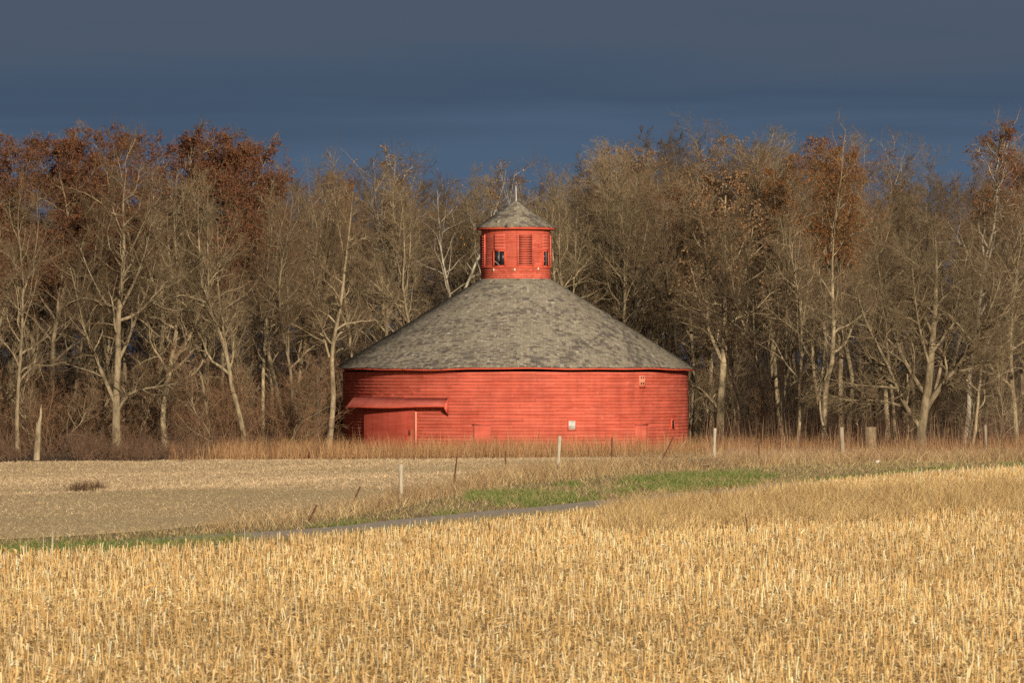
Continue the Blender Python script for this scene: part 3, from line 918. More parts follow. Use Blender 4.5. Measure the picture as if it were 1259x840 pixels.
K['slim2'] = Tree(grow(8, 12, 0.09, t_first=0.25, len1=0.24, ang1=0.65, twist=0.11, n1=14, fork=1, n2=7, n3=6), 'bark', 'twig_pale')
K['syc'] = Tree(grow(9, 18, 0.19, t_first=0.45, len1=0.24, ang1=0.75, wob1=0.26, twist=0.12, n1=13, n4=5, leaf=dict(n=3200, s=0.11, c=RUSSET[:2] + ORANGE[1:2], z0=0.6)), 'bark_white', 'twig')
K['syc2'] = Tree(grow(10, 18, 0.17, t_first=0.5, len1=0.22, ang1=0.7, wob1=0.26, twist=0.13, n1=12, n4=5, leaf=dict(n=900, s=0.09, c=YEL, z0=0.55)), 'bark_white', 'twig')
K['oak'] = Tree(grow(12, 17, 0.22, t_first=0.28, len1=0.36, n4=6, leaf=dict(n=26000, s=0.10, c=RUSSET, z0=0.50)), 'bark', 'twig_red')
K['oak2'] = Tree(grow(13, 17, 0.20, t_first=0.3, len1=0.33, n4=6, leaf=dict(n=19000, s=0.10, c=RUSSET, z0=0.56)), 'bark', 'twig_red')
K['gold'] = Tree(grow(14, 17, 0.20, t_first=0.3, len1=0.32, n4=6, leaf=dict(n=12000, s=0.09, c=ORANGE, z0=0.55)), 'bark', 'twig')
K['tan'] = Tree(grow(15, 17, 0.20, t_first=0.28, len1=0.34, n4=6, leaf=dict(n=9000, s=0.11, c=TANL, z0=0.45)), 'bark', 'twig_pale')
K['young'] = Tree(grow(16, 7, 0.05, t_first=0.1, len1=0.42, ang1=0.75, n1=16, n2=6, n3=6, n4=6, fork=3, twist=0.16), 'bark', 'twig_pale')
K['young2'] = Tree(grow(17, 7, 0.045, t_first=0.08, len1=0.5, ang1=0.85, n1=16, n2=6, n3=6, n4=6, fork=3, twist=0.18), 'bark', 'twig_red')

def hero(pix, d, base_px, base_z=0.0, depth=None):
    """photo outline of a limb -> metres from the tree's foot, with its own bend in depth"""
    out = []
    for k, (px, v) in enumerate(pix):
        dy = 0.0 if depth is None else depth * k / (len(pix) - 1)
        out.append((atd(px, d) - atd(base_px, d), dy, zat(v, d) - base_z))
    return out

# the spreading low-forked tree on the right
D = 229.0
hb = 1133
lim = lambda pix, r, dep: (hero(pix, D, hb, 0, dep), r)
g_spread = grow(31, 10.5, 0.30, trunk=hero([(1133, 562), (1131, 535), (1134, 512), (1140, 490), (1143, 460), (1146, 420), (1150, 380), (1152, 330), (1150, 285)], D, hb),
    limbs=[lim([(1132, 527), (1120, 515), (1107, 497), (1104, 478), (1092, 450), (1078, 425), (1060, 395), (1050, 350)], 0.13, -1.0),
           lim([(1107, 499), (1090, 494), (1068, 491), (1040, 494), (1010, 484)], 0.07, -1.6),
           lim([(1136, 508), (1146, 486), (1163, 466), (1182, 446), (1200, 420), (1215, 385), (1228, 345)], 0.17, -0.8),
           lim([(1141, 490), (1130, 472), (1115, 455), (1108, 430), (1096, 400), (1085, 355), (1080, 310)], 0.12, 1.2),
           lim([(1150, 480), (1160, 440), (1172, 400), (1185, 350), (1195, 300)], 0.10, 1.6),
           lim([(1170, 458), (1195, 455), (1220, 440), (1245, 415), (1262, 400)], 0.08, 0.6),
           lim([(1143, 450), (1130, 410), (1122, 360), (1118, 310)], 0.08, -1.2),
           lim([(1135, 517), (1122, 512), (1113, 509)], 0.06, -0.5)],
    n1=12, t_first=0.42, ang1=0.75, len1=0.36, n2=12, n3=9, n4=9, fork=0, twig=0.0056)
K['spread'] = Tree(g_spread, 'bark', 'twig_pale')
# two-stemmed pale tree on the left
D = 238.0
lim = lambda pix, r, dep: (hero(pix, D, hb, 0, dep), r)
hb = 144
g_two = grow(32, 14.5, 0.25, trunk=hero([(144, 560), (142, 510), (143, 470), (147, 430), (143, 395), (150, 350), (154, 300), (149, 255), (156, 205)], D, hb),
    limbs=[lim([(141, 495), (134, 482), (129, 465), (118, 440), (104, 410), (98, 370), (88, 330)], 0.12, -0.8),
           lim([(145, 505), (155, 487), (172, 478), (200, 476), (225, 470)], 0.09, -1.2),
           lim([(145, 445), (158, 420), (164, 395), (180, 360), (190, 320)], 0.10, 0.6),
           lim([(146, 405), (128, 370), (110, 340), (95, 300)], 0.09, 0.8),
           lim([(148, 380), (170, 340), (185, 290), (190, 240)], 0.09, -0.6)],
    n1=14, t_first=0.4, len1=0.3, fork=0)
K['two'] = Tree(g_two, 'bark', 'twig')
# leaning curved tree by the barn's left edge
D = 243.0
hb = 404
g_lean = grow(33, 12.0, 0.17, trunk=hero([(404, 562), (407, 520), (412, 490), (409, 465), (405, 440), (413, 405), (420, 370), (424, 330), (430, 280), (434, 235)], D, hb),
    limbs=[lim([(405, 440), (396, 410), (392, 380), (384, 330)], 0.07, 0.5)], n1=14, t_first=0.35, len1=0.24, fork=0)
K['lean'] = Tree(g_lean, 'bark', 'twig')
# limb reaching past the barn's right edge
D = 256.0
hb = 886
g_vine = grow(34, 15.5, 0.27, trunk=hero([(886, 556), (884, 520), (887, 480), (890, 440), (892, 390), (893, 330), (890, 270), (894, 215)], D, hb),
    limbs=[lim([(885, 505), (868, 485), (850, 470), (838, 460), (826, 440)], 0.12, 0.8),
           lim([(888, 445), (872, 410), (862, 375), (850, 330)], 0.12, 0.8),
           lim([(890, 410), (905, 370), (918, 330), (925, 280)], 0.11, -0.8)],
    n1=14, t_first=0.45, len1=0.26, fork=0, leaf=dict(n=4500, s=0.13, c=TANL, z0=0.5))
K['vine'] = Tree(g_vine, 'bark', 'twig')

def hgt(v, d):
    return zat(v, d)
rt = np.random.default_rng(77)
def T(kind, name, px, d, top, label, group=None, wide=1.0, rot=None, cat='tree'):
    r = rt.uniform(0, 6.28)
    return K[kind].place(name, atd(px, d), d, hgt(top, d), r if rot is None else rot, label, group, wide, cat)

FR = 'bare trees along the front of the wood'
T('a', 'bare_tree', 22, 239, 205, 'slim straight pale trunk at the left edge, beside the broken snag', FR, 0.8)
K['two'].place('bare_tree', atd(144, 238), 238, K['two'].H, 0, 'pale two-stemmed bare tree, its left stem leaning out low', FR)
T('c', 'bare_tree', 205, 242, 205, 'grey bare tree with an open crown right of the two-stemmed tree', FR)
T('f', 'bare_tree', 301, 241, 205, 'pale forked bare tree rising through the brown brush, stout trunk', FR, 0.95)
T('b', 'bare_tree', 320, 246, 215, 'bare tree close beside the stout forked trunk, slightly behind it', FR, 0.8)
T('d', 'bare_tree', 361, 244, 225, 'thin straight grey-stemmed bare tree among taller ones', FR, 0.85)
T('e', 'bare_tree', 390, 247, 200, 'dark-barked bare tree just left of the leaning curved trunk', FR, 0.75)
K['lean'].place('leaning_tree', atd(404, 243), 243, K['lean'].H, 0, 'bare tree with a curved leaning trunk close to the left barn wall', FR)
T('b', 'bare_tree', 439, 262, 185, 'tall bare tree standing behind the left eave of the barn roof', FR, 0.9)
T('syc2', 'sycamore_tree', 497, 264, 178, 'white-limbed tree with a few yellow leaves above left roof slope', 'white barked sycamores', 0.9)
T('syc2', 'sycamore_tree', 545, 268, 195, 'white-limbed tree with sparse leaves nearest the cupola on its left', 'white barked sycamores', 1.0)
T('a', 'bare_tree', 470, 272, 190, 'bare tree between the left eave and the yellow-leaved white tree', FR, 0.9)
T('c', 'bare_tree', 585, 275, 215, 'fine-twigged bare tree just left of the cupola', FR, 0.8)
T('syc', 'sycamore_tree', 745, 262, 215, 'white-limbed crooked tree right of the cupola above the roof slope', 'white barked sycamores', 0.9)
T('c', 'bare_tree', 705, 268, 215, 'bare tree close behind the right side of the cupola', FR, 0.95)
T('f', 'bare_tree', 790, 266, 172, 'tall fine-topped bare tree over the middle of the right roof slope', FR, 0.9)
T('e', 'bare_tree', 828, 258, 190, 'dark-barked bare tree behind the right roof slope near the eave', FR, 0.9)
K['vine'].place('tan_leaved_tree', atd(886, 256), 256, K['vine'].H, 0, 'tan-leaved tree at the barn right corner, a limb reaching over it', FR)
T('d', 'bare_tree', 908, 246, 235, 'slender bare tree just right of the tan-leaved tree', FR)
T('c', 'bare_tree', 968, 240, 225, 'pale bare tree, left one of a close pair right of the barn', FR, 0.85)
T('slim', 'bare_tree', 980, 238, 260, 'leaning slim pale tree, right one of a close pair', FR, 0.9)
T('slim2', 'bare_tree', 1022, 234, 320, 'thin pale trunk with mossy bands left of the cut trunk', FR, 0.9)
T('e', 'bare_tree', 1073, 236, 240, 'straight bare tree just left of the wide spreading tree', FR, 0.85)
K['spread'].place('spreading_tree', atd(1133, 229), 229, K['spread'].H, 0, 'wide spreading bare tree forking low with many fine twigs', FR)
T('slim', 'bare_tree', 1195, 233, 300, 'slim crooked tree right of the spreading tree', FR)
T('e', 'bare_tree', 1212, 240, 230, 'dark leaning trunk right of the spreading tree, in deep shade', FR, 0.8)
T('a', 'bare_tree', 1250, 238, 225, 'bare tree at the right edge of the wood front', FR)
T('young', 'sapling', 1228, 227, 425, 'small pale sapling with stubby limbs by the right edge post', 'saplings at the wood edge', 0.6)

T('f', 'bare_tree', 728, 259, 225, 'pale-limbed bare tree just above the roof slope right of the cupola', FR, 0.9)
T('c', 'bare_tree', 772, 258, 215, 'wide pale-limbed bare tree over the middle of the right roof slope', FR, 0.9)
T('a', 'bare_tree', 848, 260, 205, 'bare tree just behind the right eave tip of the barn', FR, 0.85)
T('f', 'bare_tree', 520, 261, 215, 'pale-limbed bare tree over the middle of the left roof slope', FR, 0.85)
T('d', 'bare_tree', 940, 243, 240, 'slender bare tree between the tan-leaved tree and the close pair', FR, 0.9)
T('b', 'bare_tree', 1100, 243, 230, 'slim bare tree behind the left side of the spreading tree', FR, 0.8)
T('d', 'bare_tree', 255, 245, 225, 'slender bare tree in front of the lower rounded russet oak', FR, 0.8)
T('b', 'bare_tree', 88, 246, 215, 'slim bare tree left of the two-stemmed pale tree', FR, 0.75)
# leafy crowns standing up behind
OK_ = 'russet leaved oaks on the left'
T('oak', 'russet_oak', 62, 262, 160, 'russet-leaved oak, leftmost and tallest near the left corner', OK_)
T('oak', 'russet_oak', 150, 266, 150, 'russet-leaved oak behind the two-stemmed pale tree', OK_, 1.05)
T('oak2', 'russet_oak', 195, 260, 152, 'russet-leaved oak behind the grey open-crowned tree', OK_)
T('oak2', 'russet_oak', 105, 264, 154, 'russet-leaved oak between two taller russet crowns', OK_, 0.9)
T('oak', 'russet_oak', 272, 262, 176, 'lower russet-leaved oak with a rounded top, left of the forked tree', OK_, 0.8)
T('oak2', 'russet_oak', 352, 262, 168, 'thin-leaved russet oak, the one nearest the barn', OK_, 0.85)
T('oak2', 'russet_oak', 10, 266, 174, 'russet-leaved oak half cut by the left edge', OK_, 0.9)
T('oak2', 'russet_oak', 232, 264, 164, 'russet-leaved oak in the dip left of the lower rounded oak', OK_, 0.9)
T('oak', 'russet_oak', 38, 266, 156, 'russet-leaved oak between the left edge and the tallest corner oak', OK_, 0.95)
T('oak2', 'russet_oak', 312, 266, 172, 'dull russet oak directly behind the stout forked trunk', OK_, 0.85)
T('tan', 'tan_leaved_tree', 760, 275, 172, 'tan-leaved tree farthest left of the tan crowns, right of the cupola', 'tan leaved trees', 0.9)
T('gold', 'orange_leaved_tree', 1040, 266, 158, 'orange-brown tree right of the tall orange-leaved one', 'orange leaved trees', 0.9)
T('gold', 'orange_leaved_tree', 1008, 258, 144, 'tall tree with orange leaves right of the barn', 'orange leaved trees', 1.0)
T('gold', 'orange_leaved_tree', 962, 268, 168, 'orange-leaved tree half hidden behind the taller orange one', 'orange leaved trees', 0.8)
T('gold', 'orange_leaved_tree', 405, 275, 190, 'sparse orange-leaved tree behind the curved leaning trunk', 'orange leaved trees', 0.7)
T('tan', 'tan_leaved_tree', 820, 272, 178, 'tan-leaved tree over the right roof slope of the barn', 'tan leaved trees')
T('tan', 'tan_leaved_tree', 900, 274, 158, 'tan-leaved tree standing above the barn-corner tree, left of the orange crowns', 'tan leaved trees', 0.9)
T('syc', 'sycamore_tree', 1186, 262, 136, 'tallest white-barked tree with red-brown leaves above the right side', 'white barked sycamores', 0.85)
T('syc', 'sycamore_tree', 1248, 266, 172, 'white-barked tree with red-brown leaves at the right edge', 'white barked sycamores', 0.9)

# second rank: nothing in the picture tells these apart
G2 = 'bare trees in the second rank of the wood'
kinds = ['a', 'b', 'c', 'd', 'e', 'f']
tops_x = np.array([0, 60, 150, 250, 300, 350, 450, 520, 600, 660, 720, 760, 850, 900, 960, 1020, 1060, 1100, 1140, 1190, 1230, 1259])
tops_v = np.array([212, 215, 212, 214, 212, 210, 198, 192, 212, 205, 195, 168, 162, 175, 170, 175, 180, 178, 205, 195, 185, 180])
n2 = 52
for k in range(n2):
    px = -60 + 1380 * (k + rt.uniform(0.15, 0.85)) / n2
    d = rt.uniform(264, 296)
    top = float(np.interp(px, tops_x, tops_v)) + rt.uniform(-20, 26)
    T(kinds[int(rt.integers(6))], 'bare_tree', px, d, top, 'bare grey-brown tree in the dense second rank of the wood', G2, rt.uniform(0.75, 1.0))
# understorey along the edge
G3 = 'saplings at the wood edge'
for k in range(30):
    px = -40 + 1340 * (k + rt.uniform(0.1, 0.9)) / 30
    if 385 < px < 945:
        d = rt.uniform(262, 268)
    else:
        d = rt.uniform(236, 250)
    T('young' if k % 2 else 'young2', 'sapling', px, d, rt.uniform(395, 470), 'fine-twigged leafless sapling in the understorey of the wood', G3, rt.uniform(0.8, 1.2))

# the depth of the wood: one mass of trunks and twigs
tpl = [grow(50 + k, 16, 0.15, t_first=0.08, n1=22, n2=8, n3=7, n4=3, twig=0.014, ang1=0.9, len1=0.3, sides=4) for k in range(4)]
Vs, Qs, off = [], [], 0
for k in range(120):
    g = tpl[k % 4]
    d = rt.uniform(298, 372)
    px = -150 + 1560 * (k * 0.618 % 1.0)
    top = float(np.interp(px, tops_x, tops_v)) + rt.uniform(20, 70)
    s = hgt(top, d) / 16
    A = rotz(rt.uniform(0, 6.28)) * s
    for v, q in ((g['TV'], g['TQ']), (g['CV'], g['CQ'])):
        Vs.append(v @ A.T + np.array([atd(px, d), d, float(ground_z(atd(px, d), d))])); Qs.append(q + off); off += len(v)
o = mesh_np('woods', np.concatenate(Vs), np.concatenate(Qs), M['twig_shaded'], smooth=True)
tag(o, 'shade-darkened brown mass of bare trees behind the front ranks', 'wood', None, 'stuff')

# thickets: multi-stemmed brush at the edge and through the wood
def brush(rng, pts, hs, stems, spread=0.35, r=0.011, n_ch=5, n_ch2=3):
    M0 = len(pts); n = stems
    base = np.repeat(pts, n, 0) + np.concatenate([rng.normal(0, 0.25, (M0 * n, 2)), np.zeros((M0 * n, 1))], 1)
    h = np.repeat(hs, n) * rng.uniform(0.5, 1.1, M0 * n)
    d = norm(np.concatenate([rng.normal(0, spread, (M0 * n, 2)), np.ones((M0 * n, 1))], 1))
    Kk = 6
    P = np.empty((M0 * n, Kk, 3)); P[:, 0] = base
    for j in range(1, Kk):
        d = norm(d + rng.normal(0, 0.13, d.shape) + np.concatenate([d[:, :2] * 0.06, np.zeros((len(d), 1))], 1))
        P[:, j] = P[:, j - 1] + d * (h / (Kk - 1))[:, None]
    Rd = np.linspace(1, 0.35, Kk)[None] * (r * rng.uniform(0.6, 1.4, M0 * n))[:, None]
    c1 = children(P, Rd, h, n_ch, 0.2, 1.0, 0.7, 0.25, 0.38, 0.4, 0.7, 4, 0.18, 0.04, rng, 0.003, r * 0.6)
    c2 = children(c1[0], c1[1], c1[2], n_ch2, 0.2, 1.0, 0.7, 0.25, 0.5, 0.3, 0.8, 3, 0.15, 0.04, rng, 0.003, r * 0.5)
    V, Q, o = [], [], 0
    for p, rr, s in ((P, Rd, 4), (c1[0], c1[1], 3), (c2[0], c2[1], 3)):
        v, q = tubes(p, rr, s); V.append(v); Q.append(q + o); o += len(v)
    return np.concatenate(V), np.concatenate(Q)

rg = np.random.default_rng(91)
def scatter(n, d0, d1, px0, px1):
    d = rg.uniform(d0, d1, n); px = rg.uniform(px0, px1, n)
    x = (px - 629.5) * d / F
    return np.stack([x, d, ground_z(x, d) - 0.05], -1)
def clear_barn(p):
    return p[np.hypot(p[:, 0] - BX, p[:, 1] - BY) > RW + 0.6]
p = clear_barn(np.concatenate([scatter(60, 212, 224, -80, 235), scatter(60, 222, 240, -80, 400), scatter(140, 238, 258, -80, 390), scatter(20, 256, 264, 380, 480), scatter(50, 238, 262, 975, 1330), scatter(12, 253, 262, 870, 975)]))
V, Q = brush(rg, p, rg.uniform(0.5, 2.0, len(p)) * np.where(p[:, 1] < 240, 0.85, 1.4), 7, 0.45, 0.014, 6, 4)
tag(mesh_np('undergrowth', V, Q, M['twig_brush'], smooth=True), 'reddish brown thicket of leafless brush at the wood edge', 'brush', None, 'stuff')
p = clear_barn(np.concatenate([scatter(130, 241, 258, -90, 385), scatter(40, 256, 266, 380, 500)]))
V, Q = brush(rg, p, rg.uniform(2.2, 5.0, len(p)), 6, 0.3, 0.015, 7, 5)
tag(mesh_np('undergrowth', V, Q, M['twig_red'], smooth=True), 'warm brown mesh of tall brush between the left trunks', 'brush', None, 'stuff')
p = clear_barn(scatter(560, 258, 330, -120, 1380))
V, Q = brush(rg, p, rg.uniform(2.5, 7.5, len(p)), 7, 0.3, 0.016, 7, 4)
tag(mesh_np('undergrowth', V, Q, M['twig_shaded'], smooth=True), 'tall shade-darkened brown brush filling the wood between trunks', 'brush', None, 'stuff')

# ------------------------------------------------------------------ grasses and crops
def plants(name, pts, h0, h1, w0, w1, cols, rng, label, cat, lean=0.18, bend=0.25, probs=None, K=3, mat='blade', jit=0.18):
    n = len(pts)
    d = norm(np.concatenate([rng.normal(0, lean, (n, 2)), np.ones((n, 1))], 1))
    bd = np.concatenate([rng.normal(0, bend, (n, 2)), -np.abs(rng.normal(0, bend * 0.4, (n, 1)))], 1)
    V, Q = blades(pts, d, bd, rng.uniform(h0, h1, n), rng.uniform(w0, w1, n), rng, K)
    c = np.repeat(pick(rng, cols, n, jit, probs), K * 2, 0)
    o = mesh_np(name, V, Q, M[mat], col=c)
    tag(o, label, cat, None, 'stuff')
    return o

def region(rng, n, y0, y1, inside, side=5.0):
    out = []
    got = 0
    while got < n:
        y = np.sqrt(rng.uniform(y0 ** 2, y1 ** 2, n * 2))
        hw = y * 0.1068 + side
        x = rng.uniform(-1, 1, n * 2) * hw
        k = inside(x, y)
        q = np.stack([x[k], y[k]], -1)
        out.append(q); got += len(q)
    q = np.concatenate(out)[:n]
    return np.column_stack([q, ground_z(q[:, 0], q[:, 1])])

STRAW = [(0.68, 0.475, 0.21), (0.62, 0.41, 0.165), (0.74, 0.56, 0.30), (0.52, 0.32, 0.12), (0.82, 0.68, 0.43), (0.33, 0.19, 0.07)]
STP = [0.27, 0.22, 0.17, 0.14, 0.11, 0.09]
rs = np.random.default_rng(101)
# cut corn stalks: planted in rows, each stalk with a torn sheath
row = np.arange(54, 215, 0.76)
pts = []
for yy in row:
    hw = yy * 0.1068 + 7
    x = np.arange(-hw, hw, 0.075)
    x = x + rs.normal(0, 0.04, len(x))
    y = yy + 0.10 * x + rs.normal(0, 0.09, len(x))
    k = (y < stub_edge(x) - 0.3) & (rs.random(len(x)) < 0.86)
    pts.append(np.stack([x[k], y[k]], -1))
pts = np.concatenate(pts)
pts = np.column_stack([pts, ground_z(pts[:, 0], pts[:, 1]) + 0.0])
n = len(pts)
h = rs.uniform(0.13, 0.34, n) * (0.85 + 0.3 * vnoise(pts[:, 0], pts[:, 1], 6.0))
d = norm(np.concatenate([rs.normal(0, 0.10, (n, 2)), np.ones((n, 1))], 1))
P = pts[:, None] + d[:, None] * (h[:, None] * np.array([[-0.05, 0.5, 1.0]]))[..., None]
P[:, 1:, :2] += rs.normal(0, 0.008, (n, 2, 2))
Rd = rs.uniform(0.005, 0.0115, n)[:, None] * np.array([[1.1, 1.0, 0.9]])
V1, Q1 = tubes(P, Rd, 5)
pt_ = lambda q: (0.80 + 0.42 * (0.6 * vnoise(q[:, 0], q[:, 1] * 0.5, 4.0) + 0.4 * vnoise(q[:, 0] + 50, q[:, 1] * 0.6, 1.2)))[:, None]
c1 = np.repeat(np.clip(pick(rs, STRAW, n, 0.17, STP) * pt_(pts), 0, 0.85), 15, 0)
m = int(n * 0.8)
ix = rs.integers(0, n, m)
b2 = pts[ix] + d[ix] * (h[ix] * rs.uniform(0.1, 0.9, m))[:, None]
d2 = norm(np.concatenate([rs.normal(0, 0.38, (m, 2)), rs.uniform(0.4, 1.0, (m, 1))], 1))
bd = np.concatenate([rs.normal(0, 0.3, (m, 2)), -rs.uniform(0.1, 0.9, (m, 1))], 1)
V2, Q2 = blades(b2, d2, bd, rs.uniform(0.07, 0.22, m), rs.uniform(0.010, 0.028, m), rs, 4)
c2 = np.repeat(np.clip(pick(rs, STRAW, m, 0.2, STP) * pt_(b2), 0, 0.85), 8, 0)
o = mesh_np('corn_stubble', np.concatenate([V1, V2]), np.concatenate([Q1, Q2 + len(V1)]), M['blade'], col=np.concatenate([c1, c2]))
tag(o, 'golden cut corn stalks covering the near field', 'stubble', None, 'stuff')
# leaves and husks lying between
n = 420000
p = region(rs, n - 130000, 54, 205, lambda x, y: y < stub_edge(x), 6)
p = np.concatenate([p, region(rs, 130000, 54, 92, lambda x, y: y < stub_edge(x), 4)])
p[:, 2] += rs.uniform(0.02, 0.13, n)
d = norm(np.concatenate([rs.normal(0, 1, (n, 2)), rs.normal(0.15, 0.35, (n, 1))], 1))
bd = np.concatenate([rs.normal(0, 0.3, (n, 2)), -rs.uniform(0, 0.3, (n, 1))], 1)
V, Q = blades(p, d, bd, rs.uniform(0.05, 0.17, n), rs.uniform(0.008, 0.024, n), rs, 3)
o = mesh_np('straw_litter', V, Q, M['blade'], col=np.repeat(np.clip(pick(rs, STRAW, n, 0.2, STP) * pt_(p), 0, 0.85), 6, 0))
tag(o, 'pale corn husks and leaves strewn between the cut stalks', 'straw', None, 'stuff')
# rough grass swath across the right of the stubble
def swath(x, y):
    c = 137 + 1.3 * (x - 6)
    return (x > 2.5) & (np.abs(y - c) < 13 + 8 * (vnoise(x, y, 4.0) - 0.5)) & (y < stub_edge(x))
DRY = [(0.60, 0.43, 0.20), (0.50, 0.34, 0.14), (0.40, 0.26, 0.10), (0.68, 0.52, 0.28), (0.24, 0.14, 0.055)]
p = region(rs, 60000, 110, 190, swath, 5)
p = p[rs.random(len(p)) < 0.3 + 1.0 * vnoise(p[:, 0], p[:, 1] * 0.5, 0.9)]
plants('dry_grass', p, 0.22, 0.72, 0.008, 0.018, DRY, rs, 'fine buff dry grass swath crossing the corn stubble', 'grass', 0.25, 0.35)

p = region(rs, 14000, 112, 188, swath, 5)
p = p[vnoise(p[:, 0] + 5, p[:, 1] * 0.35, 0.8) > 0.66]
plants('dry_grass', p, 0.35, 0.85, 0.008, 0.018, [(0.30, 0.19, 0.08), (0.22, 0.13, 0.055), (0.42, 0.29, 0.13)], rs, 'darker brown grass tufts within the buff swath', 'grass', 0.2, 0.3)
# short residue on the far field
FLD = [(0.54, 0.405, 0.245), (0.48, 0.355, 0.205), (0.60, 0.47, 0.31), (0.38, 0.275, 0.155), (0.27, 0.19, 0.11)]
n = 300000
p = region(rs, n, 108, 224, lambda x, y: (y > fence_edge(x)) & (y < field_edge(x)), 6)
tall = vnoise(p[:, 0] * 0.35 + 30, p[:, 1], 7.0)
u_ = p[:, 1] - (156 + (p[:, 0] + 16.7) * 2.2) + 5 * (vnoise(p[:, 0], p[:, 1], 9.0) - 0.5)
tall = np.clip(0.75 * tall + 0.45 * np.exp(-(u_ / 2.0) ** 2) + 0.25 * np.exp(-((u_ - 26) / 4.0) ** 2) + np.where(u_ < 0, 0.08, 0.24) + 0.07 * np.sin(u_ * 0.9) - 0.16 * np.exp(-((u_ - 12) / 5.0) ** 2), 0.05, 1.3)
p[:, 2] += 0.02
d = norm(np.concatenate([rs.normal(0, 0.7, (n, 2)), rs.uniform(0.15, 1.0, (n, 1))], 1))
bd = np.concatenate([rs.normal(0, 0.3, (n, 2)), -rs.uniform(0, 0.4, (n, 1))], 1)
V, Q = blades(p, d, bd, rs.uniform(0.05, 0.13, n) * (0.5 + 1.0 * tall), rs.uniform(0.008, 0.019, n), rs, 3)
cc = pick(rs, FLD, n, 0.15) * (0.80 + 0.45 * tall)[:, None] * np.where(tall[:, None] < 0.5, np.array([[0.97, 1.0, 0.93]]), 1.0)
o = mesh_np('field_residue', V, Q, M['blade'], col=np.repeat(cc, 6, 0))
tag(o, 'short pale crop residue over the far harvested field', 'residue', None, 'stuff')

# brown grass between field and barn
BRN = [(0.38, 0.20, 0.085), (0.31, 0.15, 0.062), (0.45, 0.27, 0.125), (0.21, 0.10, 0.045), (0.52, 0.35, 0.18)]
def strip(x, y):
    return (y > field_edge(x)) & (y < field_edge(x) + 17) & (np.hypot(x - BX, y - BY) > RW + 0.15) & (x > -16 + 3 * vnoise(x, y, 3.0))
p = region(rs, 52000, 214, 243, strip, 6)
dens = vnoise(p[:, 0], p[:, 1] * 0.6, 1.6)
p = p[rs.random(len(p)) < 0.1 + 1.1 * dens]
plants('tall_grass', p, 0.30, 1.08, 0.006, 0.015, BRN, rs, 'tall rust brown dry grass along the foot of the barn', 'grass', 0.14, 0.16)
# taller thin dead stalks on the right
p = region(rs, 1500, 216, 238, lambda x, y: (x > 9) & (y > field_edge(x) - 4), 6)
plants('weed_stalks', p, 0.9, 2.3, 0.012, 0.026, [(0.22, 0.12, 0.07), (0.16, 0.085, 0.05), (0.34, 0.22, 0.13)], rs, 'tall thin reddish dead weed stalks before the right trees', 'weeds', 0.10, 0.08)
p = region(rs, 9000, 204, 236, lambda x, y: (x > 9) & (y > fence_edge(x) - 3) & (y < field_edge(x) + 6), 6)
plants('pale_grass', p, 0.25, 0.7, 0.010, 0.022, [(0.50, 0.36, 0.22), (0.42, 0.29, 0.17), (0.34, 0.21, 0.12)], rs, 'pale buff grass below the trees on the right', 'grass', 0.25, 0.3)
p = region(rs, 420, 218, 243, lambda x, y: (x > -14) & (x < 10) & strip(x, y), 4)
plants('weed_stalks', p, 1.0, 1.7, 0.010, 0.018, BRN, rs, 'scattered tall dead stalks standing out of the barn grass', 'weeds', 0.06, 0.08)

# weedy verge along the old fence
VRG = [(0.52, 0.37, 0.18), (0.43, 0.28, 0.13), (0.33, 0.20, 0.095), (0.62, 0.48, 0.27), (0.22, 0.13, 0.065)]
def verge_in(x, y):
    e = fence_edge(x)
    return (y > road_edge(x) + 2.5) & (y > e - np.interp(x, [-11, -3, 3, 9], [5, 12, 14, 9])) & (y < e + 2 + 2.5 * vnoise(x, y, 2.0)) & (x > -8)
p = region(rs, 30000, 118, 226, verge_in, 5)
p = p[rs.random(len(p)) < 0.15 + 1.1 * vnoise(p[:, 0], p[:, 1] * 0.4, 1.4)]
near_ = p[:, 0] < -1.5
plants('dry_weeds', p[near_], 0.15, 0.62, 0.008, 0.018, VRG, rs, 'tangled dry brown weeds round the leaning posts near the road', 'weeds', 0.3, 0.4)
plants('dry_weeds', p[~near_], 0.22, 0.80, 0.008, 0.02, VRG, rs, 'tangled dry brown weeds along the old fence line', 'weeds', 0.3, 0.4)
p = region(rs, 14000, 118, 226, verge_in, 5)
p = p[(vnoise(p[:, 0] + 13, p[:, 1] * 0.35, 1.1) > 0.60) & (p[:, 0] > -4)]
plants('dry_weeds', p, 0.3, 0.9, 0.010, 0.022, [(0.30, 0.19, 0.10), (0.22, 0.13, 0.07), (0.38, 0.26, 0.14)], rs, 'darker taller weed tufts standing in the fence line growth', 'weeds', 0.28, 0.4)
def short_in(x, y):
    return (y > road_edge(x) - 0.9 + 1.2 * vnoise(x, y, 1.0)) & (y < fence_edge(x) + 1)
p = region(rs, 30000, 100, 226, short_in, 5)
plants('short_grass', p, 0.08, 0.28, 0.008, 0.018, [(0.46, 0.34, 0.17), (0.38, 0.27, 0.12), (0.30, 0.26, 0.09), (0.54, 0.42, 0.23)], rs, 'short dull dry grass on the roadside verge', 'grass', 0.4, 0.4)
GRN = [(0.10, 0.17, 0.03), (0.135, 0.20, 0.04), (0.065, 0.115, 0.02), (0.24, 0.25, 0.08), (0.36, 0.28, 0.13)]
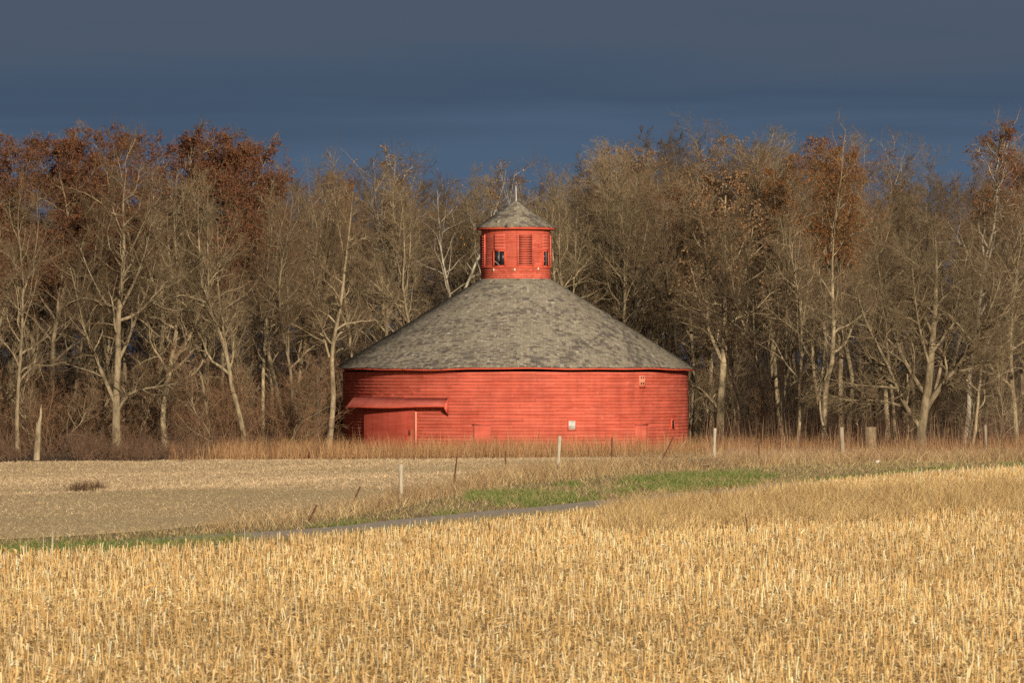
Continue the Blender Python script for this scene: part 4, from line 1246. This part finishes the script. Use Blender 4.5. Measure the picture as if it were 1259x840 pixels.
def green_in(x, y):
    g = 0.65 * vnoise(x * 0.8, y * 0.22, 1.3) + 0.35 * vnoise(x + 9, y * 0.3, 0.45)
    rd = road_edge(x)
    return (((y > rd + 0.3) & (y < rd + 24) & (y < fence_edge(x) - 5) & (x > -1.5) & (g > np.interp(x, [-1, 2, 4, 9, 11.5], [0.66, 0.56, 0.43, 0.56, 0.95])))
            | ((y > rd + 0.1) & (y < rd + 1.6) & (x > -6) & (g > 0.45)) | ((y > stub_edge(x) + 0.5) & (y < stub_edge(x) + 6.5) & (x < -6.5) & (g > 0.30 + 0.07 * (x + 10))))
p = region(rs, 30000, 98, 222, green_in, 5)
plants('green_grass', p, 0.08, 0.34, 0.01, 0.024, GRN, rs, 'bright green grass patches beside the road', 'grass', 0.4, 0.4)
p = region(rs, 6000, 96, 215, lambda x, y: (y > stub_edge(x)) & (y < road_near(x) + 0.5), 5)
plants('short_grass', p, 0.08, 0.3, 0.008, 0.018, [(0.30, 0.22, 0.10), (0.16, 0.17, 0.05), (0.38, 0.29, 0.15)], rs, 'thin dry grass between road and corn stubble', 'grass', 0.4, 0.4)

# ------------------------------------------------------------------ fence posts and small things
M['post_wood'] = mat_flat('weathered_post', (0.36, 0.31, 0.23), 0.95, 0.05, 0.4, 4.0, 0, (6, 6, 0.7))
M['post_grey'] = mat_flat('grey_post', (0.27, 0.215, 0.15), 0.95, 0.05, 0.35, 4.0, 0, (6, 6, 0.7))
def wood_post(px, v_top, v_base, lean, label, mat='post_wood', r=0.068):
    x, y = at(px, v_base)
    hgt_ = (v_base - v_top) * y / F
    n = 5
    t = np.linspace(0, 1, n)
    rr = np.random.default_rng(int(px))
    P = np.stack([lean * t * hgt_ + rr.normal(0, 0.006, n), rr.normal(0, 0.006, n), -0.15 + (hgt_ + 0.15) * t], -1)
    Pp = np.concatenate([P, P[-1:] + [[0.0, 0, 0.015]], P[-1:] + [[0.0, 0, 0.018]]])
    Rr = np.concatenate([r * (1 + rr.normal(0, 0.05, n)), [r * 0.75, 0.004]])
    V, Q = tubes(Pp[None], Rr[None], 10)
    o = mesh_np('wood_fence_post', V, Q, M[mat], loc=(x, y, float(ground_z(x, y))))
    return tag(o, label, 'fence post', 'wooden posts of the old fence')
def steel_post(px, v_top, v_base, dpx, label):
    x, y = at(px, v_base)
    h_ = (v_base - v_top) * y / F
    lx = dpx * y / F
    b = Bag()
    L = math.hypot(h_ + 0.15, lx)
    A = roty(math.atan2(lx, h_))
    def bx(c, s):
        b.box(A @ np.array(c), s, A)
    bx((0, 0, L / 2 - 0.15), (0.055, 0.010, L))               # face of the T
    bx((0, 0.030, L / 2 - 0.15), (0.010, 0.050, L - 0.01))    # web
    for k in range(int(L / 0.12)):
        bx((0, -0.010, 0.05 + k * 0.12), (0.022, 0.012, 0.03))  # wire studs
    o = b.build('steel_fence_post', M['rust'], loc=(x, y, float(ground_z(x, y))))
    return tag(o, label, 'fence post', 'rusty steel posts of the old fence')
wood_post(493, 572, 618, 0.0, 'pale upright wooden post in front of the harvested field, nearest of all')
wood_post(685.5, 537, 586, 0.06, 'pale wooden post before the red wall, straw clump at its foot')
wood_post(877.5, 528, 573, 0.03, 'pale wooden post just right of the barn corner')
wood_post(1036.5, 526, 567, -0.05, 'grey wooden post before the thin banded trunk', 'post_grey', 0.10)
wood_post(1212.5, 523, 562, -0.03, 'grey wooden post by the pale sapling at right', 'post_grey')
steel_post(379, 620, 642, 11, 'short rusty steel post leaning right, lowest on the bank')
steel_post(432, 598, 622, 11, 'rusty steel post leaning right, left of the pale nearest post')
steel_post(557, 560, 602, 5, 'rusty steel post tilted slightly right of the pale nearest post')
steel_post(621.5, 556, 584, 0, 'thin upright rusty post in tall weeds below the small hatch')
steel_post(751.5, 538, 577, 1, 'upright rusty steel post in front of the red wall')
steel_post(808, 538, 578, 20, 'strongly leaning rusty steel post near the barn right end')
steel_post(933, 545, 573, 0, 'thin rusty post right of the pale corner post')

def small_tube(name, pts, rad, mat, label, cat, sides=6, loc=(0, 0, 0), group=None):
    q = resample(pts, 8)
    V, Q = tubes(q[None], np.linspace(rad, rad * 0.5, 8)[None], sides)
    return tag(mesh_np(name, V, Q, mat, smooth=True, loc=loc), label, cat, group)
# broken snag at the left
x, y = atd(46, 217), 217.0
zz = np.array([-0.2, 0.0, 0.4, 0.9, 1.4, 1.75, 2.0, 2.3, 2.55])
Ps = np.stack([np.array([0, 0, 0.03, 0.06, 0.08, 0.14, 0.20, 0.21, 0.23]) - 0.05, 0.02 * np.sin(zz * 5), zz], -1)
V, Q = tubes(Ps[None], np.array([[0.19, 0.17, 0.15, 0.14, 0.13, 0.09, 0.055, 0.045, 0.008]]), 9)
V2, Q2 = tubes(np.array([[[0.02, 0, 1.35], [-0.03, 0.02, 1.6], [-0.04, 0.02, 1.72]]]), np.array([[0.09, 0.05, 0.006]]), 6)
tag(mesh_np('broken_snag', np.concatenate([V, V2]), np.concatenate([Q, Q2 + len(V)]), M['bark'], smooth=True, loc=(x, y, float(ground_z(x, y)))), 'broken pale dead snag among brush at the left', 'dead tree')
# cut trunk under the straight tree
x, y = atd(1070.5, 231), 231.0
V, Q = tubes(np.array([[[0, 0, -0.2], [0, 0, 0.6], [0.01, 0, 1.35], [0.01, 0, 1.36]]]), np.array([[0.30, 0.265, 0.255, 0.01]]), 12)
tag(mesh_np('cut_trunk', V, Q, M['bark'], smooth=True, loc=(x, y, float(ground_z(x, y)))), 'thick pale cut trunk left of the wide spreading tree', 'tree stump')
# dry clump at the foot of the post before the red wall
def clump(name, px, v, n, h0, h1, cols, label, seed, rad=0.18, w=(0.012, 0.024), lean=0.3, cat='weed clump', group=None):
    rng = np.random.default_rng(seed)
    x, y = at(px, v)
    p = np.concatenate([rng.normal(0, rad, (n, 2)), np.full((n, 1), -0.02)], 1)
    d = norm(np.concatenate([rng.normal(0, lean, (n, 2)), np.ones((n, 1))], 1))
    bd = np.concatenate([rng.normal(0, 0.25, (n, 2)), -rng.uniform(0, 0.2, (n, 1))], 1)
    V, Q = blades(p, d, bd, rng.uniform(h0, h1, n), rng.uniform(*w, n), rng, 4)
    o = mesh_np(name, V, Q, M['blade'], col=np.repeat(pick(rng, cols, n, 0.15), 8, 0), loc=(x, y, float(ground_z(x, y))))
    return tag(o, label, cat, group)
clump('straw_clump', 686, 590, 160, 0.4, 1.1, [(0.6, 0.46, 0.24), (0.5, 0.36, 0.17)], 'pale straw-coloured grass clump at foot of the post before the wall', 3)
DKW = [(0.12, 0.075, 0.045), (0.18, 0.11, 0.06), (0.08, 0.05, 0.03)]
clump('dark_weed', 96, 607, 220, 0.15, 0.5, DKW, 'dark brown weed clump in the far field, widest of three', 4, 0.24, group='dark weed clumps in the far field')
clump('dark_weed', 106, 606, 160, 0.15, 0.5, DKW, 'dark brown weed clump in the far field, middle of three', 5, 0.2, group='dark weed clumps in the far field')
clump('dark_weed', 120, 604, 120, 0.15, 0.5, DKW, 'small dark brown weed clump in the far field, rightmost of three', 6, 0.14, group='dark weed clumps in the far field')
# pale dead stalks by the road at the left
for px, vt, vb, lab in ((53, 655, 683, 'tall pale dead stalk by the road, left one of two'), (64, 651, 682, 'thick pale stake on the green verge at left'), (300.5, 648, 671, 'single pale stalk standing at the road edge before the stubble')):
    x, y = at(px, vb); hh = (vb - vt) * y / F
    small_tube('dead_stalk', [(0, 0, -0.05), (0.01, 0, hh * 0.5), (0.0, 0, hh)], 0.035 if px == 64 else 0.018, M['post_wood'], lab, 'dead stalk', 6, (x, y, float(ground_z(x, y))))
x, y = at(918, 662); hh = 42 * y / F
small_tube('dead_stalk', [(0, 0, -0.05), (0.02, 0, hh * 0.4), (-0.03, 0, hh * 0.62), (-0.04, 0, hh * 0.75)], 0.022, M['rust'], 'dark brown dead weed stalk rising from the golden stubble', 'dead stalk', 6, (x, y, float(ground_z(x, y))))
# brush pile by the leaning post
rp = np.random.default_rng(8)
x, y = at(845, 578)
n = 60
c = np.concatenate([rp.normal(0, 0.55, (n, 1)), rp.normal(0, 0.4, (n, 1)), np.abs(rp.normal(0.15, 0.15, (n, 1)))], 1)
dr = norm(np.concatenate([rp.normal(0.8, 0.6, (n, 1)), rp.normal(0, 0.6, (n, 1)), rp.normal(0.35, 0.35, (n, 1))], 1))
ln = rp.uniform(0.4, 1.4, n)
tt = np.linspace(0, 1, 5)
P = c[:, None] + dr[:, None] * (ln[:, None] * tt[None])[..., None] + np.cumsum(rp.normal(0, 0.03, (n, 5, 3)), 1)
P[..., 2] = np.maximum(P[..., 2], 0.0)
V, Q = tubes(P, np.linspace(0.02, 0.006, 5)[None] * rp.uniform(0.6, 1.5, (n, 1)), 4)
tag(mesh_np('brush_pile', V, Q, M['bark'], smooth=True, loc=(x, y, float(ground_z(x, y)))), 'low pile of dead branches beside the leaning rusty post', 'brush pile')
# white lump and board on the verge
x, y = at(1078, 572)
b = Bag(); rr = np.random.default_rng(2)
lat, lon = 5, 9
Pv = []
for i_ in range(lat):
    f_ = i_ / (lat - 1) * math.pi
    for j_ in range(lon):
        g_ = j_ / lon * 2 * math.pi
        k_ = 1 + rr.normal(0, 0.12)
        Pv.append((0.12 * math.sin(f_) * math.cos(g_) * k_, 0.10 * math.sin(f_) * math.sin(g_) * k_, 0.07 + 0.09 * math.cos(f_) * k_ + 0.05 * math.cos(g_) * math.sin(f_)))
ix = np.arange(lat * lon).reshape(lat, lon)
b.add(Pv, np.stack([ix[:-1], np.roll(ix[:-1], -1, 1), np.roll(ix[1:], -1, 1), ix[1:]], -1).reshape(-1, 4))
M['white_rock'] = mat_flat('white_rock', (0.72, 0.70, 0.64), 0.8, 0.2, 0.12, 6.0)
tag(b.build('white_rock', M['white_rock'], loc=(x, y, float(ground_z(x, y)))), 'small bright white rock lying on the verge at right', 'rock')
x, y = at(1069, 568)
b = Bag(); b.box((0, 0, 0.10), (0.55, 0.14, 0.04), rotz(0.2) @ roty(-0.06)); b.box((0.06, 0.15, 0.05), (0.4, 0.10, 0.05), rotz(-0.15))
tag(b.build('scrap_board', M['post_wood'], loc=(x, y, float(ground_z(x, y)))), 'short weathered boards lying left of the white rock', 'board')
